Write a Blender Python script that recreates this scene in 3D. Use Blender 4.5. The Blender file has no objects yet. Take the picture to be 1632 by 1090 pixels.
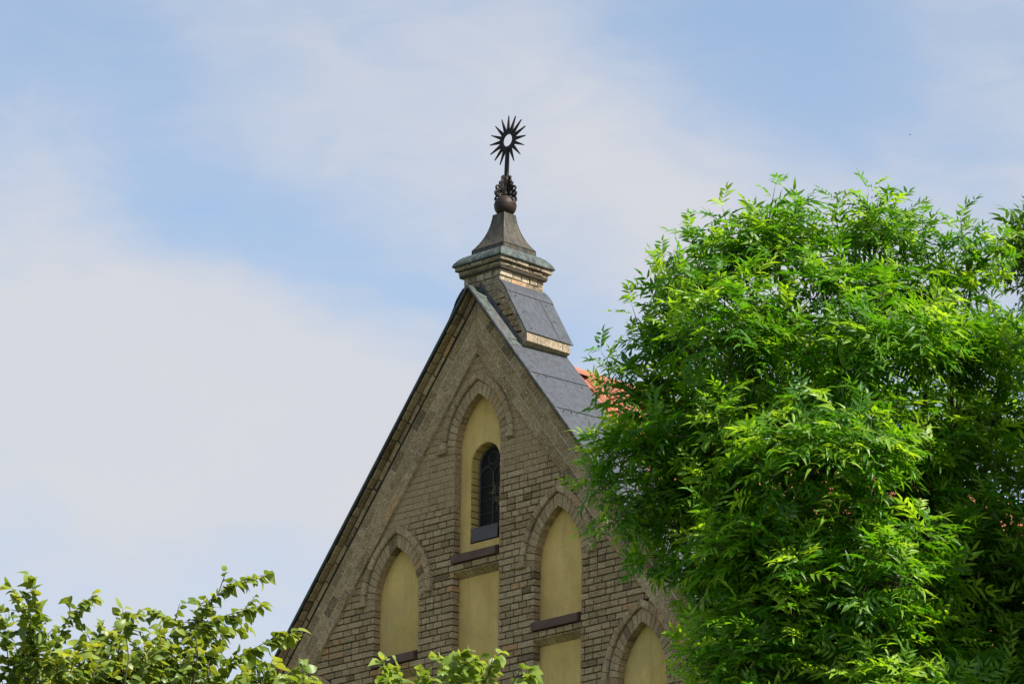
import bpy, math, random
import numpy as np
from mathutils import Vector, Matrix
from mathutils.geometry import tessellate_polygon

scene = bpy.context.scene
col = scene.collection
R = math.radians
rnd = random.Random(7)

# ------------------------------------------------------------------ camera
V_ = Vector((-0.67621747, 0.672341, 0.30114368))      # view
R_ = Vector((0.70770849, 0.70640219, 0.01202645))     # right
U_ = Vector((0.20464268, -0.22125444, 0.95350293))    # up
cam = bpy.data.cameras.new('camera')
cam.sensor_width = 36.0
cam.lens = 8000 * 36 / 1632
cam.clip_start = 0.5
cam.clip_end = 5000
camo = bpy.data.objects.new('camera', cam)
col.objects.link(camo)
m = Matrix((R_, U_, -V_)).transposed().to_4x4()
m.translation = Vector((38.991, -38.206, 1.6))
camo.matrix_world = m
scene.camera = camo

# ------------------------------------------------------------------ light
SUN_AZ, SUN_EL = R(7), R(50)          # azimuth from +X toward +Y
S = Vector((math.cos(SUN_EL)*math.cos(SUN_AZ), math.cos(SUN_EL)*math.sin(SUN_AZ), math.sin(SUN_EL)))
sl = bpy.data.lights.new('sun', 'SUN')
sl.energy = 5.0
sl.angle = R(0.6)
sl.color = (1.0, 0.94, 0.84)
so = bpy.data.objects.new('sun', sl)
col.objects.link(so)
so.rotation_euler = S.to_track_quat('Z', 'Y').to_euler()

scene.view_settings.view_transform = 'Standard'
scene.view_settings.look = 'None'
scene.view_settings.gamma = 1
scene.view_settings.exposure = 0.95
try:
    scene.cycles.max_bounces = 7
    scene.cycles.transparent_max_bounces = 8
except Exception:
    pass

def nd(nt, typ, **kw):
    n = nt.nodes.new(typ)
    for k, v in kw.items():
        setattr(n, k, v)
    return n

def L(nt, a, b):
    nt.links.new(a, b)

def mth(nt, op, a, b=None, c=None, clamp=False):
    n = nt.nodes.new('ShaderNodeMath'); n.operation = op; n.use_clamp = clamp
    for i, x in enumerate((a, b, c)):
        if x is None: continue
        if isinstance(x, (int, float)): n.inputs[i].default_value = x
        else: nt.links.new(x, n.inputs[i])
    return n.outputs[0]

def mixc(nt, f, a, b, mode='MIX'):
    n = nt.nodes.new('ShaderNodeMix'); n.data_type = 'RGBA'; n.blend_type = mode
    for s, x in ((n.inputs['Factor'], f), (n.inputs[6], a), (n.inputs[7], b)):
        if isinstance(x, (int, float)): s.default_value = x
        elif isinstance(x, tuple): s.default_value = (*x[:3], 1)
        else: nt.links.new(x, s)
    return n.outputs[2]

def ramp(nt, fac, stops):
    n = nt.nodes.new('ShaderNodeValToRGB')
    e = n.color_ramp.elements
    while len(e) < len(stops): e.new(0.5)
    for el, (p, c) in zip(e, stops):
        el.position = p
        el.color = (*c, 1) if isinstance(c, tuple) else (c, c, c, 1)
    nt.links.new(fac, n.inputs[0])
    return n.outputs[0]

world = bpy.data.worlds.new('World')
scene.world = world
world.use_nodes = True
wt = world.node_tree
wt.nodes.clear()
wo = nd(wt, 'ShaderNodeOutputWorld')
bg = nd(wt, 'ShaderNodeBackground')
sky = nd(wt, 'ShaderNodeTexSky')
sky.sky_type = 'NISHITA'
sky.sun_disc = False
sky.sun_elevation = SUN_EL
sky.sun_rotation = math.atan2(S.x, S.y)
sky.altitude = 200
sky.air_density = 1.0
sky.dust_density = 0.6
sky.ozone_density = 1.4
tc = nd(wt, 'ShaderNodeTexCoord')
def dotv(vec):
    n = wt.nodes.new('ShaderNodeVectorMath'); n.operation = 'DOT_PRODUCT'
    n.inputs[1].default_value = vec
    L(wt, tc.outputs['Generated'], n.inputs[0])
    return n.outputs['Value']
# directions over the church: s runs to the north-east, t upward (angular units of ~0.1 rad)
s0 = mth(wt, 'MULTIPLY', dotv(R_), 1/0.102)
t0 = mth(wt, 'MULTIPLY', dotv(U_), 1/0.102)
cx = nd(wt, 'ShaderNodeCombineXYZ'); L(wt, s0, cx.inputs[0]); L(wt, t0, cx.inputs[1]); L(wt, mth(wt, 'MULTIPLY', dotv(V_), 4.0), cx.inputs[2])
wn = nd(wt, 'ShaderNodeTexNoise'); wn.inputs['Scale'].default_value = 1.3; wn.inputs['Detail'].default_value = 4
L(wt, cx.outputs[0], wn.inputs['Vector'])
wv = wt.nodes.new('ShaderNodeVectorMath'); wv.operation = 'MULTIPLY_ADD'
L(wt, wn.outputs['Color'], wv.inputs[0]); wv.inputs[1].default_value = (0.45, 0.45, 0.45); L(wt, cx.outputs[0], wv.inputs[2])
sx = nd(wt, 'ShaderNodeSeparateXYZ'); L(wt, wv.outputs[0], sx.inputs[0])
sW = mth(wt, 'SUBTRACT', sx.outputs[0], 0.22); tW = mth(wt, 'SUBTRACT', sx.outputs[1], 0.22)
def blob(cs, ct, rs, rt, ang, amp):
    ca, sa = math.cos(R(ang)), math.sin(R(ang))
    ds = mth(wt, 'SUBTRACT', sW, cs); dt = mth(wt, 'SUBTRACT', tW, ct)
    a = mth(wt, 'ADD', mth(wt, 'MULTIPLY', ds, ca/rs), mth(wt, 'MULTIPLY', dt, sa/rs))
    b = mth(wt, 'ADD', mth(wt, 'MULTIPLY', ds, -sa/rt), mth(wt, 'MULTIPLY', dt, ca/rt))
    q = mth(wt, 'ADD', mth(wt, 'MULTIPLY', a, a), mth(wt, 'MULTIPLY', b, b))
    e = mth(wt, 'EXPONENT', mth(wt, 'MULTIPLY', q, -1.0))
    return mth(wt, 'MULTIPLY', e, amp)
blobs = [(-0.80, -0.06, 0.66, 0.36, -28, .62), (-0.40, -0.22, 0.66, 0.32, -14, .50), (-0.55, -0.02, .3, .2, -20, .25), (0.24, 0.36, 0.60, 0.19, -38, .58),
         (-0.28, 0.48, 0.50, 0.20, -30, .28), (0.92, 0.30, 0.35, 0.30, -50, .45), (-0.9, -0.50, .45, .22, 0, .25), (0.20, 0.17, .22, .15, -20, .25), (0.15, -0.10, .20, .2, 0, .3), (0.6, 0.12, .3, .12, 0, .25),
         (-0.88, 0.62, .34, .16, -15, -.35), (-0.56, 0.27, .28, .11, -32, -.30), (-0.15, 0.10, .5, .08, -22, -.36), (0.12, 0.12, .16, .12, 0, -.3), (0.55, 0.60, .35, .22, -35, -.35),(0.78, 0.40, .30, .13, -50, -.25), (-0.40, -0.43, .18, .12, 0, -.22)]
tot = 0.335
acc = None
for b_ in blobs:
    o_ = blob(*b_)
    acc = o_ if acc is None else mth(wt, 'ADD', acc, o_)
fn = nd(wt, 'ShaderNodeTexNoise'); fn.inputs['Scale'].default_value = 1.7; fn.inputs['Detail'].default_value = 7; fn.inputs['Roughness'].default_value = .55; fn.inputs['Distortion'].default_value = .4
mpn = nd(wt, 'ShaderNodeMapping'); mpn.inputs['Rotation'].default_value = (0, 0, R(32)); mpn.inputs['Scale'].default_value = (0.75, 1.7, 1)
L(wt, cx.outputs[0], mpn.inputs[0]); L(wt, mpn.outputs[0], fn.inputs['Vector'])
fn2 = nd(wt, 'ShaderNodeTexNoise'); fn2.inputs['Scale'].default_value = 5.5; fn2.inputs['Detail'].default_value = 8; fn2.inputs['Roughness'].default_value = .6; fn2.inputs['Distortion'].default_value = .8
L(wt, mpn.outputs[0], fn2.inputs['Vector'])
acc = mth(wt, 'ADD', acc, mth(wt, 'MULTIPLY', mth(wt, 'SUBTRACT', fn2.outputs['Fac'], 0.5), 0.55))
dens = mth(wt, 'ADD', mth(wt, 'ADD', acc, mth(wt, 'MULTIPLY', mth(wt, 'SUBTRACT', fn.outputs['Fac'], 0.5), 0.75)), tot)
dens = ramp(wt, dens, [(0.0, 0.0), (0.30, 0.16), (0.62, 0.55), (1.0, 0.96)])
skyc = mixc(wt, 1.0, sky.outputs[0], (1.80, 1.60, 1.42), 'MULTIPLY')
SKY_STR = 0.070
cloudc = mixc(wt, fn.outputs['Fac'], (4.85, 4.98, 5.42), (5.22, 5.28, 5.58))
L(wt, mixc(wt, dens, skyc, cloudc), bg.inputs['Color'])
bg.inputs['Strength'].default_value = SKY_STR
L(wt, bg.outputs[0], wo.inputs['Surface'])

# ------------------------------------------------------------------ helpers
def tag(o, label=None, cat=None, group=None, kind=None):
    if label: o['label'] = label
    if cat: o['category'] = cat
    if group: o['group'] = group
    if kind: o['kind'] = kind
    return o

def empty(name, loc=(0, 0, 0), rz=0.0):
    o = bpy.data.objects.new(name, None)
    o.empty_display_size = 0.3
    o.location = loc; o.rotation_euler = (0, 0, rz)
    col.objects.link(o)
    return o

class MB:
    """collects polygons, builds ONE mesh object"""
    def __init__(s):
        s.v = []; s.f = []; s.m = []; s.c = []
    def poly(s, pts, mat=0, c=0.5):
        i = len(s.v); s.v += [tuple(p) for p in pts]
        s.f.append(list(range(i, i+len(pts)))); s.m.append(mat); s.c.append(c)
    def add(s, pts, faces, mat=0, c=0.5):
        i = len(s.v); s.v += [tuple(p) for p in pts]
        for f in faces:
            s.f.append([i+k for k in f]); s.m.append(mat); s.c.append(c)
    def brick(s, pts, fr, yf, yb, bev=0.004, mat=0, c=None, jit=0.0015, tilt=0.0):
        """convex 2D polygon pts (u,v), frame fr(u,v,n)->3D ; n outward. face at n=yf, back at n=yb"""
        n = len(pts)
        a = 0
        for i in range(n):
            x0, y0 = pts[i]; x1, y1 = pts[(i+1) % n]; a += x0*y1-x1*y0
        if a < 0: pts = pts[::-1]
        pts = [(x+rnd.uniform(-jit, jit), y+rnd.uniform(-jit, jit)) for x, y in pts]
        inn = []
        for i in range(n):
            p0, p1, p2 = pts[i-1], pts[i], pts[(i+1) % n]
            e1 = (p1[0]-p0[0], p1[1]-p0[1]); e2 = (p2[0]-p1[0], p2[1]-p1[1])
            l1 = math.hypot(*e1) or 1e-6; l2 = math.hypot(*e2) or 1e-6
            n1 = (-e1[1]/l1, e1[0]/l1); n2 = (-e2[1]/l2, e2[0]/l2)
            den = 1+n1[0]*n2[0]+n1[1]*n2[1]
            den = max(den, .5)
            inn.append((p1[0]+(n1[0]+n2[0])/den*bev, p1[1]+(n1[1]+n2[1])/den*bev))
        if c is None: c = rnd.random()
        yj = rnd.uniform(-jit, jit)*1.3
        tj = [rnd.uniform(-tilt, tilt) for _ in range(n)]
        P = [fr(x, y, yf+yj+t) for (x, y), t in zip(inn, tj)] + [fr(x, y, yf+yj-bev+t) for (x, y), t in zip(pts, tj)] + [fr(x, y, yb) for x, y in pts]
        F = [list(range(n))]
        for i in range(n):
            j = (i+1) % n
            F.append([n+i, n+j, j, i]); F.append([2*n+i, 2*n+j, n+j, n+i])
        s.add(P, F, mat, c)
    def box(s, x0, x1, y0, y1, z0, z1, mat=0, c=.5):
        P = [(x, y, z) for z in (z0, z1) for x, y in ((x0, y0), (x1, y0), (x1, y1), (x0, y1))]
        s.add(P, [[3, 2, 1, 0], [4, 5, 6, 7], [0, 1, 5, 4], [1, 2, 6, 5], [2, 3, 7, 6], [3, 0, 4, 7]], mat, c)
    def prism(s, pts, fr, n0, n1, mat=0, c=.5):
        n = len(pts)
        a = sum(pts[i][0]*pts[(i+1) % n][1]-pts[(i+1) % n][0]*pts[i][1] for i in range(n))
        if a < 0: pts = pts[::-1]
        P = [fr(x, y, n1) for x, y in pts]+[fr(x, y, n0) for x, y in pts]
        F = [list(range(n)), list(range(2*n-1, n-1, -1))]+[[n+i, n+(i+1) % n, (i+1) % n, i] for i in range(n)]
        s.add(P, F, mat, c)
    def tube(s, path, rads, k=6, mat=0, c=.5, cap=True):
        base = len(s.v); n = len(path)
        path = [Vector(p) for p in path]
        if isinstance(rads, (int, float)): rads = [rads]*n
        ref = Vector((0.31, 0.17, 1)).normalized()
        for i in range(n):
            t = (path[min(i+1, n-1)]-path[max(i-1, 0)]).normalized()
            if abs(t.dot(ref)) > .97: a = t.cross(Vector((1, 0, 0))).normalized()
            else: a = t.cross(ref).normalized()
            b = t.cross(a)
            for j in range(k):
                an = 2*math.pi*j/k
                s.v.append(tuple(path[i]+(a*math.cos(an)+b*math.sin(an))*rads[i]))
        for i in range(n-1):
            for j in range(k):
                s.f.append([base+i*k+j, base+i*k+(j+1) % k, base+(i+1)*k+(j+1) % k, base+(i+1)*k+j]); s.m.append(mat); s.c.append(c)
        if cap:
            s.f.append([base+j for j in range(k)][::-1]); s.m.append(mat); s.c.append(c)
            s.f.append([base+(n-1)*k+j for j in range(k)]); s.m.append(mat); s.c.append(c)
    def build(s, name, mats, parent=None, smooth=False, loc=None):
        if not isinstance(mats, (list, tuple)): mats = [mats]
        me = bpy.data.meshes.new(name)
        me.from_pydata(s.v, [], s.f)
        for mm in mats: me.materials.append(mm)
        me.polygons.foreach_set('material_index', s.m)
        at = me.attributes.new('tint', 'FLOAT', 'FACE')
        at.data.foreach_set('value', s.c)
        if smooth: me.polygons.foreach_set('use_smooth', [True]*len(s.f))
        me.update()
        o = bpy.data.objects.new(name, me)
        col.objects.link(o)
        if parent: o.parent = parent
        if loc: o.location = loc
        return o

# ------------------------------------------------------------------ materials
def base_mat(name):
    mt = bpy.data.materials.new(name); mt.use_nodes = True
    nt = mt.node_tree
    bs = nt.nodes['Principled BSDF']
    return mt, nt, bs

def objcoord(nt, scale=(1, 1, 1)):
    t = nd(nt, 'ShaderNodeTexCoord'); mp = nd(nt, 'ShaderNodeMapping'); mp.inputs['Scale'].default_value = scale
    L(nt, t.outputs['Object'], mp.inputs[0])
    return mp.outputs[0]

def noise(nt, vec, scale, detail=4, rough=.55, dist=0):
    n = nd(nt, 'ShaderNodeTexNoise')
    n.inputs['Scale'].default_value = scale; n.inputs['Detail'].default_value = detail
    n.inputs['Roughness'].default_value = rough; n.inputs['Distortion'].default_value = dist
    L(nt, vec, n.inputs['Vector'])
    return n.outputs['Fac']

def bump(nt, bs, h, strength, dist):
    b = nd(nt, 'ShaderNodeBump'); b.inputs['Strength'].default_value = strength; b.inputs['Distance'].default_value = dist
    L(nt, h, b.inputs['Height']); L(nt, b.outputs[0], bs.inputs['Normal'])

def attr(nt, name='tint'):
    a = nd(nt, 'ShaderNodeAttribute'); a.attribute_name = name
    return a.outputs['Fac']

def brick_material(name, dark, mid, light, stain, stain_amt=.5, moss=(0.13, 0.11, 0.03), moss_amt=.35):
    mt, nt, bs = base_mat(name)
    co = objcoord(nt)
    tint = attr(nt)
    c = ramp(nt, tint, [(0, tuple(x*.45 for x in dark)), (.035, tuple(x*.55 for x in dark)), (.06, dark), (.5, mid), (.95, light), (.97, (light[0]*1.02, light[1]*.74, light[2]*.55)), (1, (light[0]*1.05, light[1]*.76, light[2]*.55))])
    n1 = noise(nt, co, 2.3, 5, .6)
    c = mixc(nt, mth(nt, 'MULTIPLY', ramp(nt, n1, [(.42, 0.0), (.66, 1.0)]), stain_amt), c, stain)
    n2 = noise(nt, co, 5.5, 6, .65, .5)
    c = mixc(nt, mth(nt, 'MULTIPLY', ramp(nt, n2, [(.56, 0.0), (.72, 1.0)]), moss_amt), c, moss)
    n3 = noise(nt, co, 70, 4, .75)
    c = mixc(nt, ramp(nt, n3, [(.40, .62), (.52, 0.0)]), c, tuple(x*.35 for x in mid))
    c = mixc(nt, ramp(nt, n3, [(.575, 0.0), (.66, .8)]), c, tuple(min(1, x*2.3) for x in light))
    n4 = noise(nt, co, 16, 4, .6)
    c = mixc(nt, ramp(nt, n4, [(.35, .30), (.55, 0.0)]), c, tuple(x*.5 for x in dark))
    L(nt, c, bs.inputs['Base Color'])
    bs.inputs['Roughness'].default_value = .93
    bs.inputs['Specular IOR Level'].default_value = .25
    bump(nt, bs, mth(nt, 'ADD', n3, mth(nt, 'MULTIPLY', n4, 1.2)), .75, .006)
    return mt

M = {}
M['brick'] = brick_material('buff_brick', (.262, .176, .096), (.368, .254, .142), (.448, .328, .200), (.285, .205, .130), .5, (.20, .145, .05), .35)
M['band'] = brick_material('buff_brick_band', (.242, .160, .085), (.348, .240, .132), (.450, .326, .198), (.27, .203, .135), .6, (.27, .17, .04), .45)
M['pale'] = brick_material('pale_brick', (.20, .150, .098), (.32, .255, .175), (.45, .380, .280), (.130, .102, .070), .85, (.060, .052, .030), .75)

def simple(name, c, rough=.8, metal=0, var=.25, scale=8, bumpd=0.002, bscale=60, spec=.4, c2=None):
    mt, nt, bs = base_mat(name)
    co = objcoord(nt)
    n = noise(nt, co, scale, 5, .6)
    c2 = c2 or tuple(x*(1-var*1.4) for x in c)
    cc = mixc(nt, ramp(nt, n, [(.33, 0.0), (.67, 1.0)]), c2, tuple(x*(1+var*.5) for x in c))
    L(nt, cc, bs.inputs['Base Color'])
    bs.inputs['Roughness'].default_value = rough; bs.inputs['Metallic'].default_value = metal
    bs.inputs['Specular IOR Level'].default_value = spec
    if bumpd: bump(nt, bs, noise(nt, co, bscale, 3), .6, bumpd)
    return mt

M['mortar_dark'] = simple('raked_mortar', (.042, .034, .027), .95, bumpd=.004, bscale=90)  # dark tone paints joint shadow as well as dirt into the mortar
M['mortar_light'] = simple('lime_mortar', (.44, .365, .255), .95, bumpd=.004, bscale=90)

def plaster_mat():
    mt, nt, bs = base_mat('ochre_plaster')
    co = objcoord(nt)
    st = objcoord(nt, (1.3, 1.3, .8))
    n = noise(nt, st, 2.2, 6, .65)
    c = mixc(nt, ramp(nt, n, [(.3, 0.0), (.7, 1.0)]), (.50, .325, .098), (.70, .485, .185))
    n2 = noise(nt, co, 26, 5, .8)
    c = mixc(nt, ramp(nt, n2, [(.66, 0.0), (.74, .55)]), c, (.15, .115, .045))
    n5 = noise(nt, co, 9, 5, .7)
    c = mixc(nt, ramp(nt, n5, [(.30, .35), (.47, 0.0)]), c, (.29, .23, .09))
    ns = noise(nt, objcoord(nt, (15, 15, .8)), 1.0, 4, .6)
    c = mixc(nt, ramp(nt, ns, [(.54, 0.0), (.72, .38)]), c, (.30, .245, .12))
    n6 = noise(nt, co, 1.7, 4, .6)
    c = mixc(nt, ramp(nt, n6, [(.52, 0.0), (.64, .28)]), c, (.40, .33, .16))
    n3 = noise(nt, co, 150, 3, .7)
    c = mixc(nt, ramp(nt, n3, [(.3, .3), (.6, 0.0)]), c, (.30, .23, .075))
    L(nt, c, bs.inputs['Base Color'])
    bs.inputs['Roughness'].default_value = .9; bs.inputs['Specular IOR Level'].default_value = .25
    bump(nt, bs, mth(nt, 'ADD', n3, n2), .8, .004)
    return mt
M['plaster'] = plaster_mat()

def metal_sheet(name, base, dark, green, gamt=.35, rough=.5, metal=.35):
    mt, nt, bs = base_mat(name)
    co = objcoord(nt); st = objcoord(nt, (11, 11, 1.6))
    n = noise(nt, st, 2.0, 6, .65)
    c = mixc(nt, ramp(nt, n, [(.40, 0.0), (.60, 1.0)]), dark, base)
    n2 = noise(nt, st, 3.4, 6, .7, .6)
    c = mixc(nt, mth(nt, 'MULTIPLY', ramp(nt, n2, [(.52, 0.0), (.68, 1.0)]), gamt), c, green)
    n3 = noise(nt, co, 40, 4, .7)
    c = mixc(nt, ramp(nt, n3, [(.62, 0.0), (.75, .4)]), c, tuple(min(1, x*2) for x in base))
    L(nt, c, bs.inputs['Base Color'])
    L(nt, ramp(nt, n3, [(.2, rough-.12), (.8, rough+.18)]), bs.inputs['Roughness'])
    bs.inputs['Metallic'].default_value = metal
    bump(nt, bs, mth(nt, 'ADD', noise(nt, co, 3.5, 3), mth(nt, 'MULTIPLY', n3, .12)), .5, .02)
    return mt
M['zinc'] = metal_sheet('weathered_zinc_sheet', (.055, .062, .074), (.034, .038, .045), (.085, .092, .090), .45, .5, .2)
M['copper'] = metal_sheet('aged_copper_sheet', (.062, .046, .026), (.022, .020, .016), (.085, .110, .085), .75, .55, .25)
M['verdigris'] = metal_sheet('verdigris_copper_edge', (.060, .082, .070), (.014, .017, .017), (.15, .20, .17), .6, .6, .15)
M['edge'] = metal_sheet('dark_copper_edge', (.075, .078, .080), (.035, .038, .040), (.10, .12, .11), .3, .6, .15)
M['iron'] = simple('wrought_iron', (.022, .018, .015), .6, .5, .3, 25, .002, 60)
M['ball'] = simple('rusty_copper_ball', (.013, .011, .009), .6, .2, .35, 4, .002, 60, c2=(.042, .018, .009))
M['sill'] = simple('brown_coated_sill', (.100, .052, .038), .65, .0, .25, 6, .001, 50)
M['plate'] = simple('grey_violet_sheet', (.085, .066, .074), .65, .0, .2, 6, .001, 50)
M['glass'] = simple('dark_leaded_glass', (.008, .007, .007), .6, 0, .3, 30, 0, 60, .15)
M['lead'] = simple('lead_bar', (.085, .082, .082), .7, .2, .2, 30, 0)
M['wire'] = simple('dusty_wire', (.20, .17, .10), .7, .2, .3, 40, 0)
M['dead'] = simple('dry_stem', (.26, .20, .10), .9, 0, .3, 40, 0)
M['tile'] = None
def tile_mat():
    mt, nt, bs = base_mat('red_clay_tile')
    co = objcoord(nt)
    c = ramp(nt, attr(nt), [(0, (.19, .055, .026)), (.5, (.26, .080, .040)), (1, (.32, .110, .058))])
    n = noise(nt, co, 7, 5, .7)
    c = mixc(nt, ramp(nt, n, [(.5, 0.0), (.75, .5)]), c, (.16, .10, .07))
    L(nt, c, bs.inputs['Base Color']); bs.inputs['Roughness'].default_value = .8
    bump(nt, bs, noise(nt, co, 50, 3), .5, .004)
    return mt
M['tile'] = tile_mat()
M['nave'] = simple('old_brickwork', (.22, .17, .11), .95, 0, .3, 12, .01, 9)
M['bark'] = simple('grey_brown_bark', (.085, .062, .040), .9, 0, .35, 10, .012, 22)
M['twig'] = simple('green_brown_twig', (.055, .052, .022), .8, 0, .3, 10, .0, 22)

def leaf_mat(name, dark, mid, light, trans, ta=.42, rough=.42):
    mt, nt, bs = base_mat(name)
    c = ramp(nt, attr(nt), [(0, dark), (.55, mid), (1, light)])
    co = objcoord(nt)
    c = mixc(nt, mth(nt, 'MULTIPLY', noise(nt, co, 1.3, 3), .5), c, mid)
    L(nt, c, bs.inputs['Base Color'])
    bs.inputs['Roughness'].default_value = rough
    bs.inputs['Specular IOR Level'].default_value = .45
    tr = nd(nt, 'ShaderNodeBsdfTranslucent')
    L(nt, mixc(nt, 1.0, c, trans, 'MULTIPLY'), tr.inputs['Color'])
    mx = nd(nt, 'ShaderNodeMixShader'); mx.inputs[0].default_value = ta
    L(nt, bs.outputs[0], mx.inputs[1]); L(nt, tr.outputs[0], mx.inputs[2])
    L(nt, mx.outputs[0], nt.nodes['Material Output'].inputs['Surface'])
    return mt
M['ash'] = leaf_mat('ash_leaf', (.016, .062, .005), (.070, .200, .009), (.300, .440, .045), (1.95, 1.9, .5), .46, .46)
M['ash2'] = leaf_mat('ash_leaf_far', (.024, .078, .007), (.070, .165, .012), (.190, .290, .040), (1.9, 1.8, .6), .42)
M['lime'] = leaf_mat('lime_leaf', (.050, .095, .014), (.120, .190, .026), (.270, .325, .060), (2.2, 1.8, .7), .42)
M['lime2'] = leaf_mat('young_lime_leaf', (.085, .150, .022), (.150, .230, .030), (.240, .300, .055), (1.9, 1.7, .8), .42)
M['grass'] = simple('meadow_grass', (.055, .085, .025), .9, 0, .4, .3, .02, 3)

# ------------------------------------------------------------------ ground
g = MB()
g.poly([(-900, -900, 0), (900, -900, 0), (900, 900, 0), (-900, 900, 0)])
go = g.build('ground', M['grass']); tag(go, kind='structure')

# ------------------------------------------------------------------ church
X0 = .025
K = 1.236                     # slope of the gable rakes
AL = math.atan(K); CA, SA = math.cos(AL), math.sin(AL)
ZF = 18.70                    # apex of the recessed brick field
CH = .077
ZB = 16.19
NX = [X0+.005-2.58, X0+.005-1.29, X0+.005, X0+.005+1.29, X0+.005+2.58]
SPR = [14.47, 16.02, 17.59, 16.02, 14.47]
SILL = [13.80, 15.266, 16.267, 15.266, 13.80]
HW = .365
RI, RJ, RO = .73, .868, .955
church = empty('church', (0, 0, 0))
tag(church, 'old buff brick church with a steep stepped-shoulder gable, ochre plastered niches and a sun finial', 'church')

facade = lambda u, v, n: (u, -n, v)     # n outward = toward -Y

def arch_outline(cx, hw, R0, zs, zb, n=14, grow=0.0):
    """closed outline of a pointed niche, ccw, starting bottom-left"""
    pts = [(cx-hw-grow, zb-grow), (cx+hw+grow, zb-grow)]
    rr = R0+grow
    amax = math.acos(HW/rr)
    for i in range(n+1):
        a = amax*i/n
        pts.append((cx-HW+rr*math.cos(a), zs+rr*math.sin(a)))
    for i in range(n-1, -1, -1):
        a = amax*i/n
        pts.append((cx+HW-rr*math.cos(a), zs+rr*math.sin(a)))
    return pts

def smear(x, z):
    """0 where joints are open, 1 where they are slurried over"""
    lim = 16.95 if x < X0+.3 else 17.18
    if x < -1.0: lim = 16.25
    return min(1, max(0, (z-lim)/.35+.5+rnd.uniform(-.25, .25)))

# ---- facade bricks and mortar
W = MB()
def rowbricks(f0, f1, z0, z1, yb=-.115, mat=0):
    """fill one course between boundary functions"""
    zm = (z0+z1)/2
    a, b = f0(zm), f1(zm)
    if b-a < .03: return
    x = a
    first = True
    edges = [a]
    r0 = rnd.choice((.06, .12, .25))
    x += r0
    while x < b-.05:
        edges.append(x)
        x += rnd.choice((.13, .13, .255))*rnd.uniform(.97, 1.03)
    edges.append(b)
    if len(edges) > 2 and edges[-1]-edges[-2] > .30: edges.insert(-1, (edges[-1]+edges[-2])/2)
    n = len(edges)-1
    for i in range(n):
        e0, e1 = edges[i], edges[i+1]
        sm = smear((e0+e1)/2, zm)
        gx = .0012+(1-sm)*.0046
        gz = (.0012 if sm > .5 and rnd.random() < .6 else .0032)+(1-sm)*.0044
        if i == 0: xa0, xa1 = f0(z0), f0(z1)
        else: xa0 = xa1 = e0+gx
        if i == n-1: xb0, xb1 = f1(z0), f1(z1)
        else: xb0 = xb1 = e1-gx
        if xb0-xa0 < .01 or xb1-xa1 < .005: continue
        W.brick([(xa0, z0+gz), (xb0, z0+gz), (xb1, z1-gz*.6), (xa1, z1-gz*.6)], facade, 0.0, yb, bev=.0035+.0015*(1-sm), jit=.0008+.0014*(1-sm), mat=mat, c=.5+rnd.uniform(-.5, .5)*(1-.75*sm))

zlo = 13.57
k0 = int(math.floor((zlo-ZB)/CH))
k = k0
fieldL = lambda z: X0-(ZF-z)/K-.025
fieldR = lambda z: X0+(ZF-z)/K+.025
while True:
    z0 = ZB+k*CH; z1 = z0+CH; k += 1
    zm = (z0+z1)/2
    if z1 > ZF-.02: break
    obs = []
    for cx, zs, zb in zip(NX, SPR, SILL):
        if zm > zs+RO-.13*0: pass
        if zb < zm < zs+.03:
            obs.append((cx-HW, (lambda z, cx=cx: cx-HW), (lambda z, cx=cx: cx+HW)))
        if zs+.03 <= zm:
            def ho(z, zs=zs):
                q = (RO-.03)**2-(z-zs)**2
                return math.sqrt(q)-HW if q > HW*HW else None
            if ho(zm) is not None:
                def fl(z, cx=cx, ho=ho):
                    h = ho(z); return cx-(h if h else 0)
                def fr_(z, cx=cx, ho=ho):
                    h = ho(z); return cx+(h if h else 0)
                obs.append((fl(zm), fl, fr_))
        pt = ZB if abs(cx-NX[2]) < .1 else ZB-13*CH
        if abs(cx-NX[2]) < 1.5 and zm < pt:
            obs.append((cx-HW, (lambda z, cx=cx: cx-HW), (lambda z, cx=cx: cx+HW)))
    obs.sort(key=lambda o: o[0])
    left = fieldL
    for o in obs:
        if o[0] > fieldR(zm): break
        if o[2](zm) < fieldL(zm): continue
        if o[0] > left(zm)+.02: rowbricks(left, o[1], z0, z1)
        left = o[2]
    rowbricks(left, fieldR, z0, z1)

# mortar backing with holes
def field_sheet(y, zbot, holes, mat):
    outer = [(X0-(ZF+.05-zbot)/K, zbot), (X0+(ZF+.05-zbot)/K, zbot), (X0, ZF+.05)]
    polys = [[Vector((x, z, 0)) for x, z in outer]]
    for h in holes: polys.append([Vector((x, z, 0)) for x, z in h])
    tris = tessellate_polygon(polys)
    flat = [p for q in polys for p in q]
    P = [(p.x, y, p.y) for p in flat]
    F = []
    for a, b, c in tris:
        cr = (flat[b]-flat[a]).cross(flat[c]-flat[a]).z
        F.append([a, b, c] if cr > 0 else [a, c, b])
    W.add(P, F, mat)
holes = [arch_outline(cx, HW, RI, zs, zb, grow=.018) for cx, zs, zb in zip(NX, SPR, SILL)]
PT = [None, ZB-13*CH, ZB, ZB-13*CH, None]
for cx, pt, zb in zip(NX, PT, SILL):
    if pt: holes.append([(cx-HW-.014, 13.62), (cx+HW+.014, 13.62), (cx+HW+.014, pt), (cx-HW-.014, pt)])
field_sheet(.021, zlo, holes, 1)
for h in holes:          # mortar reveals
    n = len(h)
    for i in range(n):
        (x0, z0), (x1, z1) = h[i], h[(i+1) % n]
        W.poly([(x0, .021, z0), (x0, .13, z0), (x1, .13, z1), (x1, .021, z1)], 1)
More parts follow.
